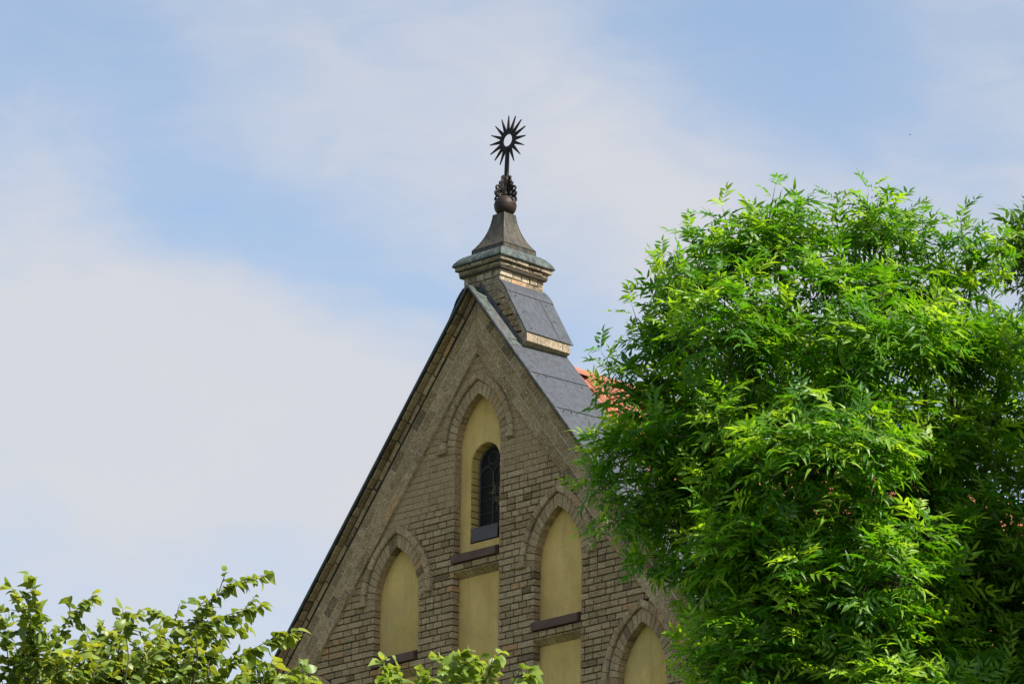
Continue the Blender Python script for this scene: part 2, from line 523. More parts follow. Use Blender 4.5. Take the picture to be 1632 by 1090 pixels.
# solid core, back of the parapet and lower wall
core = [(-7.0, zlo-3.7), (7.05, zlo-3.7), (X0+.38/CA*0+(19.25-9.87)/K, 9.87), (X0, 19.25), (X0-(19.25-9.87)/K, 9.87)]
core = [(X0-(19.25-9.87)/K, 9.87), (X0+(19.25-9.87)/K, 9.87), (X0, 19.25)]
W.prism(core, facade, -.73, -.30, 2)
lowl = [(X0-(ZF+.05-9.87)/K, 9.87), (X0+(ZF+.05-9.87)/K, 9.87), (X0+(ZF+.05-zlo)/K, zlo), (X0-(ZF+.05-zlo)/K, zlo)]
W.prism(lowl, facade, -.30, -.004, 2)
W.prism([(-7.55, 0), (7.6, 0), (7.6, 9.87), (-7.55, 9.87)], facade, -.73, -.002, 2)
wall = W.build('gable_wall', [M['brick'], M['mortar_dark'], M['nave']], church)

# ---- niches
def make_niche(idx):
    cx, zs, zb = NX[idx], SPR[idx], SILL[idx]
    A = MB()
    amax_i = math.acos(HW/RI); amax_o = math.acos(HW/RJ)
    for side in (-1, 1):
        n = 11
        for i in range(n):
            t0, t1 = i/n, (i+1)/n
            g = .0055
            def pt(r, am, t, sg):
                a = am*t
                return (cx+side*(-HW+r*math.cos(a)), zs+r*math.sin(a))
            dt = g/(RI*amax_i)
            a0, a1 = t0+dt*.5, t1-dt*.5
            if i == n-1: a1 = t1
            pts = [pt(RI, amax_i, a0, 1), pt(RJ-.003, amax_o, a0, 1), pt(RJ-.003, amax_o, a1, 1), pt(RI, amax_i, a1, 1)]
            A.brick(pts, facade, .001, -.115, bev=.004, jit=.0012)
    # mortar bed behind the voussoirs
    for side in (-1, 1):
        n = 12; prev = None
        for i in range(n+1):
            t = i/n
            a, b = amax_i*t, math.acos(HW/RO)*t
            p = ((cx+side*(-HW+(RI+.012)*math.cos(a)), zs+(RI+.012)*math.sin(a)), (cx+side*(-HW+RO*math.cos(b)), zs+RO*math.sin(b)))
            if prev:
                q = [(prev[0][0], .011, prev[0][1]), (prev[1][0], .011, prev[1][1]), (p[1][0], .011, p[1][1]), (p[0][0], .011, p[0][1])]
                A.poly(q if side < 0 else q[::-1], 1)
                q = [(prev[0][0], .011, prev[0][1]), (prev[0][0], .12, prev[0][1]), (p[0][0], .12, p[0][1]), (p[0][0], .011, p[0][1])]
                A.poly(q, 1)
            prev = p
    o = A.build('arched_niche', [M['brick'], M['mortar_dark']], church)
    # hood mould
    Hm = MB()
    RH = RJ+.004
    ao = math.acos(HW/RO); ai = math.acos(HW/RH)
    for side in (-1, 1):
        n = 7
        for i in range(n):
            t0, t1 = i/n+.004, (i+1)/n-.004
            if i == n-1: t1 = 1
            sub = 3
            for j in range(sub):
                u0, u1 = t0+(t1-t0)*j/sub, t0+(t1-t0)*(j+1)/sub
                P = []
                for u in (u0, u1):
                    for rr, am, nn in ((RH, ai, -.02), (RH, ai, .024), (RH+.014, ai, .034), (RO-.018, ao, .034), (RO, ao, .020), (RO, ao, -.02)):
                        a = am*u
                        P.append((cx+side*(-HW+rr*math.cos(a)), -nn, zs+rr*math.sin(a)))
                F = [[q, q+1, 7+q, 6+q] for q in range(5)]
                if side > 0: F = [f[::-1] for f in F]
                if j == 0: F.append([0, 1, 2, 3, 4, 5])
                if j == sub-1: F.append([11, 10, 9, 8, 7, 6])
                Hm.add(P, F, 0, rnd.random() if j == 0 else Hm.c[-1])
        # label stop
        xo = cx+side*(RO-HW)
        s0, s1 = (xo-.105, xo+.004) if side > 0 else (xo-.004, xo+.105)
        if side < 0: s0 -= .03
        Hm.brick([(s0, zs+.004), (s1, zs+.004), (s1, zs+.068), (s0, zs+.068)], facade, .046, -.02, bev=.006)
    Hm.build('hood_mould', M['brick'], o)
    # plaster
    Pm = MB()
    out = arch_outline(cx, HW, RI, zs, zb, grow=.03)
    if idx != 2:
        Pm.poly([(x, .11, z) for x, z in out])
    else:
        wx, wr, wz, wb = X0+.035, .232, 17.42, 16.50
        hole = [(wx-wr, wb), (wx+wr, wb)]+[(wx+wr*math.cos(a), wz+wr*1.03*math.sin(a)) for a in [math.pi*i/18 for i in range(19)]]
        polys = [[Vector((x, z, 0)) for x, z in out], [Vector((x, z, 0)) for x, z in hole]]
        tris = tessellate_polygon(polys); flat = [p for q in polys for p in q]
        F = []
        for a, b, c in tris:
            cr = (flat[b]-flat[a]).cross(flat[c]-flat[a]).z
            F.append([a, b, c] if cr > 0 else [a, c, b])
        Pm.add([(p.x, .11, p.y) for p in flat], F)
    Pm.build('plaster_panel', M['plaster'], o)
    # metal sill
    if idx in (1, 2, 3):
        Sm = MB()
        x0, x1 = cx-HW-.004, cx+HW-.022
        zt = zb+.098
        prof = [(-.036, zb+.006), (-.040, zt-.004), (-.036, zt), (.112, zt+.055), (.112, zb+.004)]
        P = [(x0, y, z) for y, z in prof]+[(x1, y, z) for y, z in prof]
        n = len(prof)
        Sm.add(P, [list(range(n)), list(range(2*n-1, n-1, -1))]+[[i, n+i, n+(i+1) % n, (i+1) % n] for i in range(n)])
        Sm.build('window_sill', M['sill'], o)
        # small rivets stay in the sill mesh's look; mortar bed under the sill
    return o
niches = [make_niche(i) for i in range(5)]

# ---- lower rectangular panels with a slanted brick head
for idx in (1, 2, 3):
    cx, pt = NX[idx], PT[idx]
    Pm = MB()
    Pm.poly([(cx-HW-.03, .11, 13.6), (cx+HW+.03, .11, 13.6), (cx+HW+.03, .11, pt), (cx-HW-.03, .11, pt)])
    o = Pm.build('recessed_panel', M['plaster'], church)
    Lm = MB()
    n = 5
    for i in range(n):
        xa = cx-HW+i*2*HW/n+.004; xb = cx-HW+(i+1)*2*HW/n-.004
        P = [(xa, .016, pt-.002), (xa, .012, pt-.014), (xa, .109, pt-.078), (xa, .109, pt-.002)]
        P += [(xb, y, z) for _, y, z in P]
        Lm.add(P, [[0, 1, 2, 3], [7, 6, 5, 4], [0, 4, 5, 1], [1, 5, 6, 2], [3, 7, 4, 0]], 0, rnd.random())
    Lm.box(cx-HW, cx+HW, .020, .108, pt-.02, pt-.003, 1)
    Lm.build('slanted_brick_head', [M['brick'], M['mortar_dark']], o)

# ---- window in the middle niche
wx, wr, wz, wb = X0+.035, .232, 17.42, 16.50
Wf = MB()
arcp = [(wx-wr, wb)]+[(wx+wr*math.cos(a), wz+wr*1.03*math.sin(a)) for a in [math.pi-math.pi*i/18 for i in range(19)]]+[(wx+wr, wb)]
for i in range(len(arcp)-1):
    (x0, z0), (x1, z1) = arcp[i], arcp[i+1]
    Wf.poly([(x0, .112, z0), (x1, .112, z1), (x1, .27, z1), (x0, .27, z0)], 1, .5)
zz = wb+.01                                   # jamb bricks
while zz < wz+.02:
    for sd in (-1, 1):
        xa = wx+sd*wr
        fr = (lambda u, v, n, xa=xa, sd=sd: (xa-sd*n, u, v))
        off = rnd.choice((.0, .0, .05))
        Wf.brick([(.114, zz+.004), (.114+.125, zz+.004), (.114+.125, zz+CH-.004), (.114, zz+CH-.004)], fr, .006+rnd.uniform(-.003, .003), -.01, bev=.004, jit=.002, mat=0)
    zz += CH
for i in range(8):
    a0, a1 = math.pi*i/8+.02, math.pi*(i+1)/8-.02
    P = []
    for yy in (.114, .24):
        for rr in (wr-.006, wr+.01):
            for a in (a0, (a0+a1)/2, a1):
                P.append((wx+rr*math.cos(a), yy, wz+rr*1.03*math.sin(a)))
    Wf.add(P, [[0, 1, 7, 6], [1, 2, 8, 7], [0, 3, 4, 1], [1, 4, 5, 2], [0, 6, 9, 3], [2, 5, 11, 8]], 0, rnd.random())
win = Wf.build('window', [M['plaster'], M['mortar_dark']], church)
G = MB()
G.poly([(x, .245, z) for x, z in arcp][::-1])
G.build('glass_pane', M['glass'], win)
Fm = MB()
ri = wr-.02
zs_, ym = wz-.02, .232
def bar(path, r=.007, k=5):
    Fm.tube([(x, ym, z) for x, z in path], r, k)
bar([(wx-ri, wb+.02)]+[(wx+ri*math.cos(a), wz+ri*math.sin(a)) for a in [math.pi-math.pi*i/14 for i in range(15)]]+[(wx+ri, wb+.02)], .012)
bar([(wx, wb+.02), (wx, zs_-.12)], .0075)
for sd in (-1, 1):
    c_ = wx+sd*ri/2
    bar([(c_+ri/2*math.cos(a), zs_-.12+ri*.62*math.sin(a)) for a in [math.pi*i/10 for i in range(11)]], .0065)
bar([(wx+.075*math.cos(a), zs_+.10+.075*math.sin(a)) for a in [2*math.pi*i/14 for i in range(15)]], .0055)
for zb_ in (16.86, 17.02, 17.18):
    bar([(wx-ri, zb_), (wx+ri, zb_)], .0045, 4)
bar([(wx-.03, zs_+.05), (wx-.15, zs_-.02)], .005); bar([(wx+.03, zs_+.05), (wx+.15, zs_-.02)], .005)
Fm.build('tracery_frame', M['lead'], win)
Mh = MB()
zz = wb
for i in range(-18, 22):            # diamond wire mesh
    for sd in (-1, 1):
        a = (wx-wr, 16.6+i*.055); 
        x0, x1 = wx-wr, wx+wr
        z0 = 16.6+i*.055 if sd > 0 else 16.6+i*.055+2*wr*1.1
        z1 = z0+sd*2*wr*1.1
        # clip to opening
        def ins(x, z): return wb < z and (z < wz or (x-wx)**2+((z-wz)/1.03)**2 < (wr-.01)**2)
        prev = None; run = []
        for q in range(25):
            x = x0+(x1-x0)*q/24; z = z0+(z1-z0)*q/24
            if ins(x, z): run.append((x, .205, z))
        if len(run) > 1: Mh.tube([run[0], run[-1]], .0012, 3, cap=False)
Mh.build('wire_mesh', M['lead'], win)
Nm = MB()
r2 = random.Random(21)
for i in range(26):                 # tangle of dry stems caught in the mesh
    x, z = wx+.115+r2.uniform(-.06, .05), 16.98+r2.uniform(-.04, .16)
    p = [(x, .19, z)]
    d = Vector((r2.uniform(-1, 1), 0, r2.uniform(-.6, 1))).normalized()
    for q in range(5):
        d = (d+Vector((r2.uniform(-.8, .8), 0, r2.uniform(-.8, .8)))).normalized()
        x += d.x*.018; z += d.z*.018
        p.append((x, .19-r2.uniform(0, .012), z))
    Nm.tube(p, .0022, 4)
tn = Nm.build('dry_stems', M['dead'], win)
Pl = MB()
Pl.prism([(wx-.212, 16.512), (wx+.212, 16.512), (wx+.212, 16.672), (wx-.212, 16.672)], facade, -.112, -.098)
P = [(wx-.212, .098, 16.672), (wx+.212, .098, 16.672), (wx+.212, .24, 16.70), (wx-.212, .24, 16.70)]
Pl.poly([(p[0], p[1], p[2]+.0015) for p in P])
for sx_ in (-.19, .19):
    Pl.tube([(wx+sx_, .098, 16.535), (wx+sx_, .094, 16.535)], .005, 6)
Pl.build('metal_apron', M['plate'], win)

# ---- raking bands and mouldings
def rake_frame(side):
    # u runs down the slope from the apex line, v = perpendicular outward distance d, n toward viewer
    def fr(u, v, n):
        ax, az = X0, ZF
        v += .028*max(0, min(1, (v-.36)/.08)) if side < 0 else 0
        return (ax+side*(u*CA+v*SA), -n, az-u*SA+v*CA)
    return fr
LB = 6.7
for side in (-1, 1):
    fr = rake_frame(side)
    B = MB()
    # mitre at the centre line: x=X0 -> u*CA + v*SA = 0 -> u = -v*tan(AL)
    mit = lambda v: -v*SA/CA
    def strip(v0, v1, nf, nb, lens, gap, mat, bev=.004, jit=.0012, tilt=0):
        u = mit(v0)+rnd.uniform(.0, .1); first = True
        ua0, ua1 = mit(v0), mit(v1)
        while u < LB:
            ln = rnd.choice(lens)*rnd.uniform(.96, 1.04)
            B.brick([(ua0, v0+gap), (u+ln-gap, v0+gap), (u+ln-gap, v1-gap), (ua1, v1-gap)], fr, nf, nb, bev=bev, jit=jit, mat=mat, tilt=tilt)
            u += ln; ua0 = ua1 = u+gap
    strip(-.002, .128, .036, -.02, (.13, .26, .39), .0042, 0)
    strip(.130, .262, .035, -.02, (.26, .26, .13), .0045, 0)
    strip(.264, .380, .034, -.02, (.26, .13, .26), .0045, 0)
    strip(.386, .440, .058, -.02, (.25, .25, .13), .0045, 0, .010, .004, .005)
    strip(.443, .477, .132, -.02, (.13, .13, .25), .0045, 0, .008, .004, .006)
    def slab(v0, v1, nf, nb, mat):
        P = [fr(mit(v0), v0, nf), fr(LB, v0, nf), fr(LB, v1, nf), fr(mit(v1), v1, nf), fr(mit(v0), v0, nb), fr(LB, v0, nb), fr(LB, v1, nb), fr(mit(v1), v1, nb)]
        F = [[0, 1, 2, 3], [4, 7, 6, 5], [0, 4, 5, 1], [3, 2, 6, 7], [1, 5, 6, 2], [0, 3, 7, 4]]
        if side < 0: F = [f[::-1] for f in F]
        B.add(P, F, mat)
    slab(.002, .380, .0305, -.1, 1)
    slab(.382, .470, .046, -.1, 2)
    slab(.30, .468, -.12, -.72, 2)
    B.build('raking_cornice', [M['band'], M['mortar_light'], M['mortar_dark']], church)

    # coping sheet metal
    C_ = MB()
    vt, vb = .480, .462
    # metal top plates with overlapping joints; deck leans forward a little
    us = [mit(vt), .36, .98, 1.62, 2.30, 2.98, 3.70, 4.40, 5.1, 5.9, LB]
    for i in range(len(us)-1):
        u0, u1 = us[i], us[i+1]
        e = .004 if i % 2 else 0
        lap = .016
        P = []
        for u, dv in ((u0, .0), (u1+lap, .009)):
            skew = .02
            for n_, v_ in ((.170, vb+dv), (.174, vt-.008+dv), (.166, vt+dv), (-.74, vt+.034+dv), (-.752, vt+.028+dv), (-.752, vb+dv)):
                uu = u if (u > us[0]) else mit(v_)
                P.append(fr(uu, v_, n_))
        n_ = 6
        F = [[q, q+1, n_+q+1, n_+q] for q in range(n_-1)]+[[n_+q for q in range(n_)], [q for q in range(n_)][::-1]]
        if side > 0: F = [f[::-1] for f in F]
        C_.add(P, F, 0 if i > 0 else 1)
    for u in us[2:-1]:
        for n_, w_ in ((-.05, .06), (-.55, -.05), (.08, .07), (-.6, .08)):
            p = Vector(fr(u+w_, vt+.012-n_*.028*1, n_))
            C_.tube([p, Vector(fr(u+w_, vt+.024-n_*.03, n_))], .009, 6, 1)
    C_.build('coping', [M['zinc'], M['edge']], church)
    # dark folded edge strip
    E_ = MB()
    P = []
    for u in (None, LB):
        for v_, n_ in ((.458, .158), (.458, .177), (.478, .180), (.484, .176), (.484, .15)):
            uu = mit(v_) if u is None else u
            P.append(fr(uu, v_, n_))
    F = [[q, q+1, 5+q+1, 5+q] for q in range(4)]+[[5, 6, 7, 8, 9], [4, 3, 2, 1, 0]]
    if side > 0: F = [f[::-1] for f in F]
    E_.add(P, F, 0)
    # greenish top strip near the apex, in front of the brick block
    P = [fr(mit(.486), .486, .168), fr(.50, .486, .168), fr(.46, .489, -.03), fr(mit(.489), .489, -.03)]
    E_.poly(P if side > 0 else P[::-1], 1)
    # upstand flashing against the block
    P = [fr(mit(.489), .489, -.022), fr(.47, .489, -.022), fr(.42, .530, -.030), fr(mit(.530), .530, -.030)]
    E_.poly(P if side > 0 else P[::-1], 0)
    E_.build('coping_edge', [M['edge'], M['verdigris']], church)

# ---- brick block under the pinnacle with its own sloping cover
Bk = MB()
YF, YR = .040, .740
cov = [(X0+.300, 19.515), (X0+.420, 19.365), (X0+.745, 18.815)]     # underside of cover, right side (front)
def blockfn(side):
    # outer boundary (under the light verge) as a function of z
    def f(z, off=.075):
        pts = cov
        if z >= pts[1][1]:
            (xa, za), (xb, zb_) = pts[0], pts[1]
        else:
            (xa, za), (xb, zb_) = pts[1], pts[2]
        x = xa+(xb-xa)*(z-za)/(zb_-za)
        return X0+side*(x-X0-off)
    return f
fL, fR = blockfn(-1), blockfn(1)
lowx = lambda z: max(0, (ZF+.485/CA-z)/K)      # coping surface
z = 18.60
frb = lambda u, v, n: (u, YF-n, v)
while z < 19.50:
    z0, z1 = z, z+CH; z += CH
    zm = (z0+z1)/2
    if zm < 18.78: continue
    a, b = fL(zm), fR(zm)
    x = a; first = True
    while x < b-.02:
        ln = rnd.choice((.12, .12, .17, .25))
        e = min(x+ln, b)
        if b-e < .05: e = b
        xa0, xa1 = (fL(z0), fL(z1)) if x == a else (x+.005, x+.005)
        xb0, xb1 = (fR(z0), fR(z1)) if e == b else (e-.005, e-.005)
        Bk.brick([(xa0, z0+.007), (xb0, z0+.007), (xb1, z1-.005), (xa1, z1-.005)], frb, rnd.uniform(-.008, .006), -.08, bev=.008, jit=.005, tilt=.004, mat=0)
        x = e
# cream verge bricks following the cover
for side in (-1, 1):
    for (xa, za), (xb, zb_) in ((cov[0], cov[1]), (cov[1], cov[2])):
        d = Vector((xb-xa, zb_-za)); Ln = d.length; d.normalize(); nn = Vector((d.y, -d.x))*(1 if True else -1)
        if nn.x > 0: nn = -nn
        u = 0
        while u < Ln-.01:
            ln = min(rnd.choice((.13, .25)), Ln-u)
            if Ln-u-ln < .06: ln = Ln-u
            pts = []
            for uu, w in ((u+.003, .002), (u+ln-.003, .002), (u+ln-.003, .068), (u+.003, .068)):
                p = Vector((xa, za))+d*uu+nn*w
                pts.append((X0+side*(p.x-X0), p.y))
            Bk.brick(pts, frb, .012, -.1, bev=.007, jit=.003, mat=1)
            u += ln
# end bricks (sunlit shoulder end) with chamfered underside
for side in (-1, 1):
    y = YF-.008
    while y < YR-.01:
        ln = min(rnd.choice((.235, .235, .17)), YR-y)
        if YR-y-ln < .07: ln = YR-y
        ya, yb = y+.002, y+ln-.002
        prof = [(X0+.40, 18.80), (X0+.722, 18.812), (X0+.744, 18.795), (X0+.744, 18.698), (X0+.650, 18.655), (X0+.50, 18.70)]
        P = [(X0+side*(px-X0), ya, pz) for px, pz in prof]+[(X0+side*(px-X0), yb, pz) for px, pz in prof]
        n = len(prof)
        Bk.add(P, [list(range(n)), list(range(2*n-1, n-1, -1))]+[[i, n+i, n+(i+1) % n, (i+1) % n] for i in range(n)], 1, rnd.uniform(.45, .75))
        y += ln
# core
corep = [(X0-.70, 18.68), (X0+.70, 18.68), (cov[2][0]-.03, cov[2][1]-.01), (cov[1][0]-.02, cov[1][1]-.01), (X0+.26, 19.5), (X0-.26, 19.5), (2*X0-cov[1][0]+.02, cov[1][1]-.01), (2*X0-cov[2][0]+.03, cov[2][1]-.01)]
corep = [(X0-.62, 18.70), (X0+.62, 18.70), (X0+.70, 18.80), (X0+.385, 19.35), (X0+.26, 19.5), (X0-.26, 19.5), (X0-.385, 19.35), (X0-.70, 18.80)]
Bk.prism(corep, facade, -YR, -(YF+.018), 2)
Bk.build('pinnacle_base', [M['brick'], M['pale'], M['mortar_dark']], church)

for side in (-1, 1):
    Cv = MB()
    # three sheets: curved upper flare and straight lower sheets
    prof = [(X0+.285, 19.540), (X0+.345, 19.485), (X0+.395, 19.425), (X0+.432, 19.365), (X0+.600, 19.080), (X0+.762, 18.808)]
    segs = [(0, 3, .0), (3, 5, -.006)]
    for a, b, off in segs:
        for i in range(a, b):
            pts = []
            for (px, pz) in (prof[i], prof[i+1]):
                pts.append((px+off, pz+off*.6))
            (xa, za), (xb, zb_) = pts
            tn_ = Vector((zb_-za, -(xb-xa))).normalized()*.012
            y0, y1 = .016, .775
            P = [(xa, y0, za), (xb, y0, zb_), (xb, y1, zb_), (xa, y1, za), (xa+tn_.x, y0, za+tn_.y), (xb+tn_.x, y0, zb_+tn_.y), (xb+tn_.x, y1, zb_+tn_.y), (xa+tn_.x, y1, za+tn_.y)]
            P = [(X0+side*(p[0]-X0), p[1], p[2]) for p in P]
            F = [[0, 1, 2, 3], [4, 7, 6, 5], [0, 4, 5, 1], [1, 5, 6, 2], [2, 6, 7, 3], [3, 7, 4, 0]]
            if side < 0: F = [f[::-1] for f in F]
            Cv.add(P, F, 0)
    # turned-down seam
    for yy in (.55,):
        P = [(prof[3][0]-.002, yy, prof[3][1]+.003), (prof[5][0]-.002, yy+.02, prof[5][1]+.003)]
        Cv.tube([(X0+side*(p[0]-X0), p[1], p[2]) for p in P], .004, 4)
    for uu in (.1, .5, .9):
        for yy in (.12, .62):
            px = prof[3][0]+(prof[5][0]-prof[3][0])*uu; pz = prof[3][1]+(prof[5][1]-prof[3][1])*uu
            Cv.tube([(X0+side*(px-X0), yy, pz), (X0+side*(px-X0+.006), yy, pz+.006)], .008, 6, 1)
    Cv.build('sloping_cover', [M['zinc'], M['edge']], church)

# ---- shaft and cornice of the pinnacle
CY = .385
def courses(mb, zlist, hx, hy, matf, jit, off=.0, cols=(.25, .13, .2), n0=0.0):
    for z0, z1 in zlist:
        for face in range(4):
            w = hx if face % 2 == 0 else hy
            dep = hy if face % 2 == 0 else hx
            def fr(u, v, n, face=face, dep=dep):
                if face == 0: return (X0+u, CY-dep-n, v)
                if face == 1: return (X0+dep+n, CY+u, v)
                if face == 2: return (X0-u, CY+dep+n, v)
                return (X0-dep-n, CY-u, v)
            u = -w
            while u < w-.01:
                ln = min(rnd.choice(cols)*rnd.uniform(.9, 1.1), w-u)
                if w-u-ln < .05: ln = w-u
                mb.brick([(u+.004, z0+.004), (u+ln-.004, z0+.004), (u+ln-.004, z1-.004), (u+.004, z1-.004)], fr, rnd.uniform(-jit, jit)*1.0, -.08, bev=.007, jit=jit*.5, tilt=jit*.6, mat=matf())
                u += ln
Sh = MB()
zt = 19.655
courses(Sh, [(zt-.082*(i+1), zt-.082*i) for i in range(5)], .300, .350, lambda: 0, .006)
Sh.box(X0-.285, X0+.285, CY-.335, CY+.335, 19.2, 19.66, 1)
Sh.build('pinnacle_shaft', [M['pale'], M['mortar_dark']], church)
Cn = MB()
courses(Cn, [(19.690, 19.735)], .345, .392, lambda: 0, .005, cols=(.12, .16, .2))
courses(Cn, [(19.738, 19.796)], .380, .424, lambda: 0, .004, cols=(.2, .26, .3))
# chamfered corbel course
def ringprof(mb, prof, mat, sub=1, cc=None):
    """prof: list (hx, hy, z)"""
    for (a0, b0, z0), (a1, b1, z1) in zip(prof[:-1], prof[1:]):
        c0 = [(X0-a0, CY-b0, z0), (X0+a0, CY-b0, z0), (X0+a0, CY+b0, z0), (X0-a0, CY+b0, z0)]
        c1 = [(X0-a1, CY-b1, z1), (X0+a1, CY-b1, z1), (X0+a1, CY+b1, z1), (X0-a1, CY+b1, z1)]
        for i in range(4):
            j = (i+1) % 4
            mb.poly([c0[i], c0[j], c1[j], c1[i]], mat, rnd.random() if cc is None else cc)
for face in range(4):
    w0, w1 = (.303, .343) if face % 2 == 0 else (.352, .392)
    d0, d1 = (.352, .390) if face % 2 == 0 else (.303, .343)
    n = 6
    for i in range(n):
        t0, t1 = -1+2*i/n+.012, -1+2*(i+1)/n-.012
        def g_(t, w, d, z):
            u = t*w
            return [(X0+u, CY-d, z), (X0+d, CY+u, z), (X0-u, CY+d, z), (X0-d, CY-u, z)][face]
        P = [g_(t0, w0, d0, 19.652), g_(t1, w0, d0, 19.652), g_(t1, w1, d1, 19.692), g_(t0, w1, d1, 19.692), g_(t0, w0*.8, d0*.8, 19.655), g_(t1, w0*.8, d0*.8, 19.655), g_(t1, w0*.8, d0*.8, 19.69), g_(t0, w0*.8, d0*.8, 19.69)]
        Cn.add(P, [[0, 1, 2, 3], [0, 4, 5, 1], [3, 2, 6, 7], [1, 5, 6, 2], [4, 0, 3, 7]], 0, rnd.random()*.8)
Cn.box(X0-.335, X0+.335, CY-.38, CY+.38, 19.66, 19.79, 1)
Cn.build('brick_cornice', [M['pale'], M['mortar_dark']], church)

# ---- copper cap
Cp = MB()
lip = [(.30, .34, 19.800), (.388, .432, 19.797), (.397, .441, 19.792), (.399, .443, 19.805), (.385, .428, 19.842), (.355, .392, 19.885), (.318, .345, 19.922), (.285, .30, 19.944), (.25, .255, 19.955)]
ringprof(Cp, lip, 0, cc=.5)
cap = Cp.build('cap_apron', M['verdigris'], church)
Bl = MB()
bell = [(.262, .262, 19.945), (.258, .258, 20.012), (.250, .250, 20.024), (.228, .228, 20.052), (.200, .200, 20.096), (.176, .176, 20.140), (.155, .155, 20.186), (.136, .136, 20.236), (.120, .120, 20.288), (.107, .107, 20.342), (.097, .097, 20.400), (.090, .090, 20.452), (.0, .0, 20.458)]
ringprof(Bl, bell, 0, cc=.5)
for i in range(4):          # standing arris rolls and a rivet seam
    sx_, sy_ = [(-1, -1), (1, -1), (1, 1), (-1, 1)][i]
    Bl.tube([(X0+sx_*a, CY+sy_*b, zz) for a, b, zz in bell[:-1]], .0045, 5)
ringprof(Bl, [(.2625, .2625, 20.008), (.264, .264, 20.012), (.256, .256, 20.018)], 0, cc=.5)
Bl.build('bell_roof', M['copper'], church)

# ---- finial
FY = CY+.015
fin = MB()
lean = R(2.0)
fin.tube([(0, 0, -.1), (0, 0, .25), (0, 0, .40), (0, 0, .70)], [.030, .030, .0285, .026], 12)
fino = fin.build('finial', M['iron'], church, smooth=True, loc=(X0, FY, 20.565))
fino.rotation_euler = (0, lean, 0)
bl = MB()
n1, n2 = 28, 18
for i in range(n2+1):
    th = math.pi*i/n2
    for j in range(n1):
        ph = 2*math.pi*j/n1
        rr = .131*(1+.008*math.sin(3*ph+2*th))
        bl.v.append((rr*math.sin(th)*math.cos(ph), rr*math.sin(th)*math.sin(ph), rr*math.cos(th)))
for i in range(n2):
    for j in range(n1):
        bl.f.append([i*n1+j, (i+1)*n1+j, (i+1)*n1+(j+1) % n1, i*n1+(j+1) % n1]); bl.m.append(0); bl.c.append(.5)
ring = [(.1325*math.cos(a), .1325*math.sin(a), .01) for a in [2*math.pi*i/28 for i in range(29)]]
bl.tube(ring, .0022, 4)
bl.build('ball', M['ball'], fino, smooth=True)
# sunburst
sb = MB()
ra, rb, th = .076, .122, .011
ns = 48
zc = .802
for i in range(ns):
    a0, a1 = 2*math.pi*i/ns, 2*math.pi*(i+1)/ns
    def q(r, a, y): return (r*math.sin(a), y, zc+r*math.cos(a))
    for y, flip in ((-th, False), (th, True)):
        f = [q(ra, a0, y), q(rb, a0, y), q(rb, a1, y), q(ra, a1, y)]
        sb.poly(f[::-1] if flip else f)
    sb.poly([q(ra, a0, -th), q(ra, a1, -th), q(ra, a1, th), q(ra, a0, th)])
    sb.poly([q(rb, a0, th), q(rb, a1, th), q(rb, a1, -th), q(rb, a0, -th)])
for i in range(16):
    if i == 8: continue
    a = 2*math.pi*i/16
    d = Vector((math.sin(a), 0, math.cos(a))); t = Vector((math.cos(a), 0, -math.sin(a)))
    c0 = Vector((0, 0, zc))
    rt = .298+rnd.uniform(-.008, .006)
    wb_, wt_ = .0225, .0038
    P = []
    for y in (-1, 1):
        P += [c0+d*(rb-.015)-t*wb_+Vector((0, y*th*.9, 0)), c0+d*(rb-.015)+t*wb_+Vector((0, y*th*.9, 0)), c0+d*rt+t*wt_+Vector((0, y*th*.5, 0)), c0+d*rt-t*wt_+Vector((0, y*th*.5, 0))]
    P += [c0+d*(rb-.01)+Vector((0, -th*1.5, 0)), c0+d*rt+Vector((0, -th*.7, 0))]
    sb.add(P, [[0, 8, 9, 3], [8, 1, 2, 9], [7, 6, 5, 4], [1, 5, 6, 2], [4, 0, 3, 7], [3, 9, 2], [3, 2, 6, 7]])
sb.build('sunburst', M['iron'], fino)
# scrolled iron collar
sc = MB()
def spiral(c, r0, r1, a0, turns, n=18):
    return [(c[0]+(r0+(r1-r0)*i/n)*math.cos(a0+turns*2*math.pi*i/n), c[1]+(r0+(r1-r0)*i/n)*math.sin(a0+turns*2*math.pi*i/n)) for i in range(n+1)]
for kq in range(4):
    an = math.pi/2*kq
    ca, sa = math.cos(an), math.sin(an)
    def put(path, r, w=1.0):
        P3 = [(p[0]*1.28*ca, p[0]*1.28*sa, p[1]) for p in path]
        sc.tube(P3, r*1.12, 6)
    # lower outer scroll: S-curve rising from the ball
    put([(.03, .135), (.055, .130), (.085, .112)] + spiral((.106, .128), .034, .014, -2.2, 1.15), .0125)
    put([(.03, .145), (.045, .165), (.062, .190)] + spiral((.096, .188), .036, .014, 2.6, -1.1), .0125)
    put([(.024, .16), (.034, .20), (.036, .24)] + spiral((.060, .256), .030, .012, 2.9, -1.1), .0115)
    put([(.02, .20), (.03, .235)] + spiral((.066, .222), .022, .010, 2.4, 1.0), .010)
    # upper lily
    put([(.022, .24), (.030, .285), (.048, .318), (.056, .338), (.046, .352), (.030, .345), (.034, .33)], .0135)
    put([(.022, .26), (.045, .262), (.056, .285), (.050, .31)], .0125)
sc.tube([(0, 0, .125), (0, 0, .15), (0, 0, .19), (0, 0, .25), (0, 0, .29), (0, 0, .335), (0, 0, .35)], [.055, .044, .030, .034, .044, .052, .040], 12)
sc.build('scrolled_collar', M['iron'], fino, smooth=True)

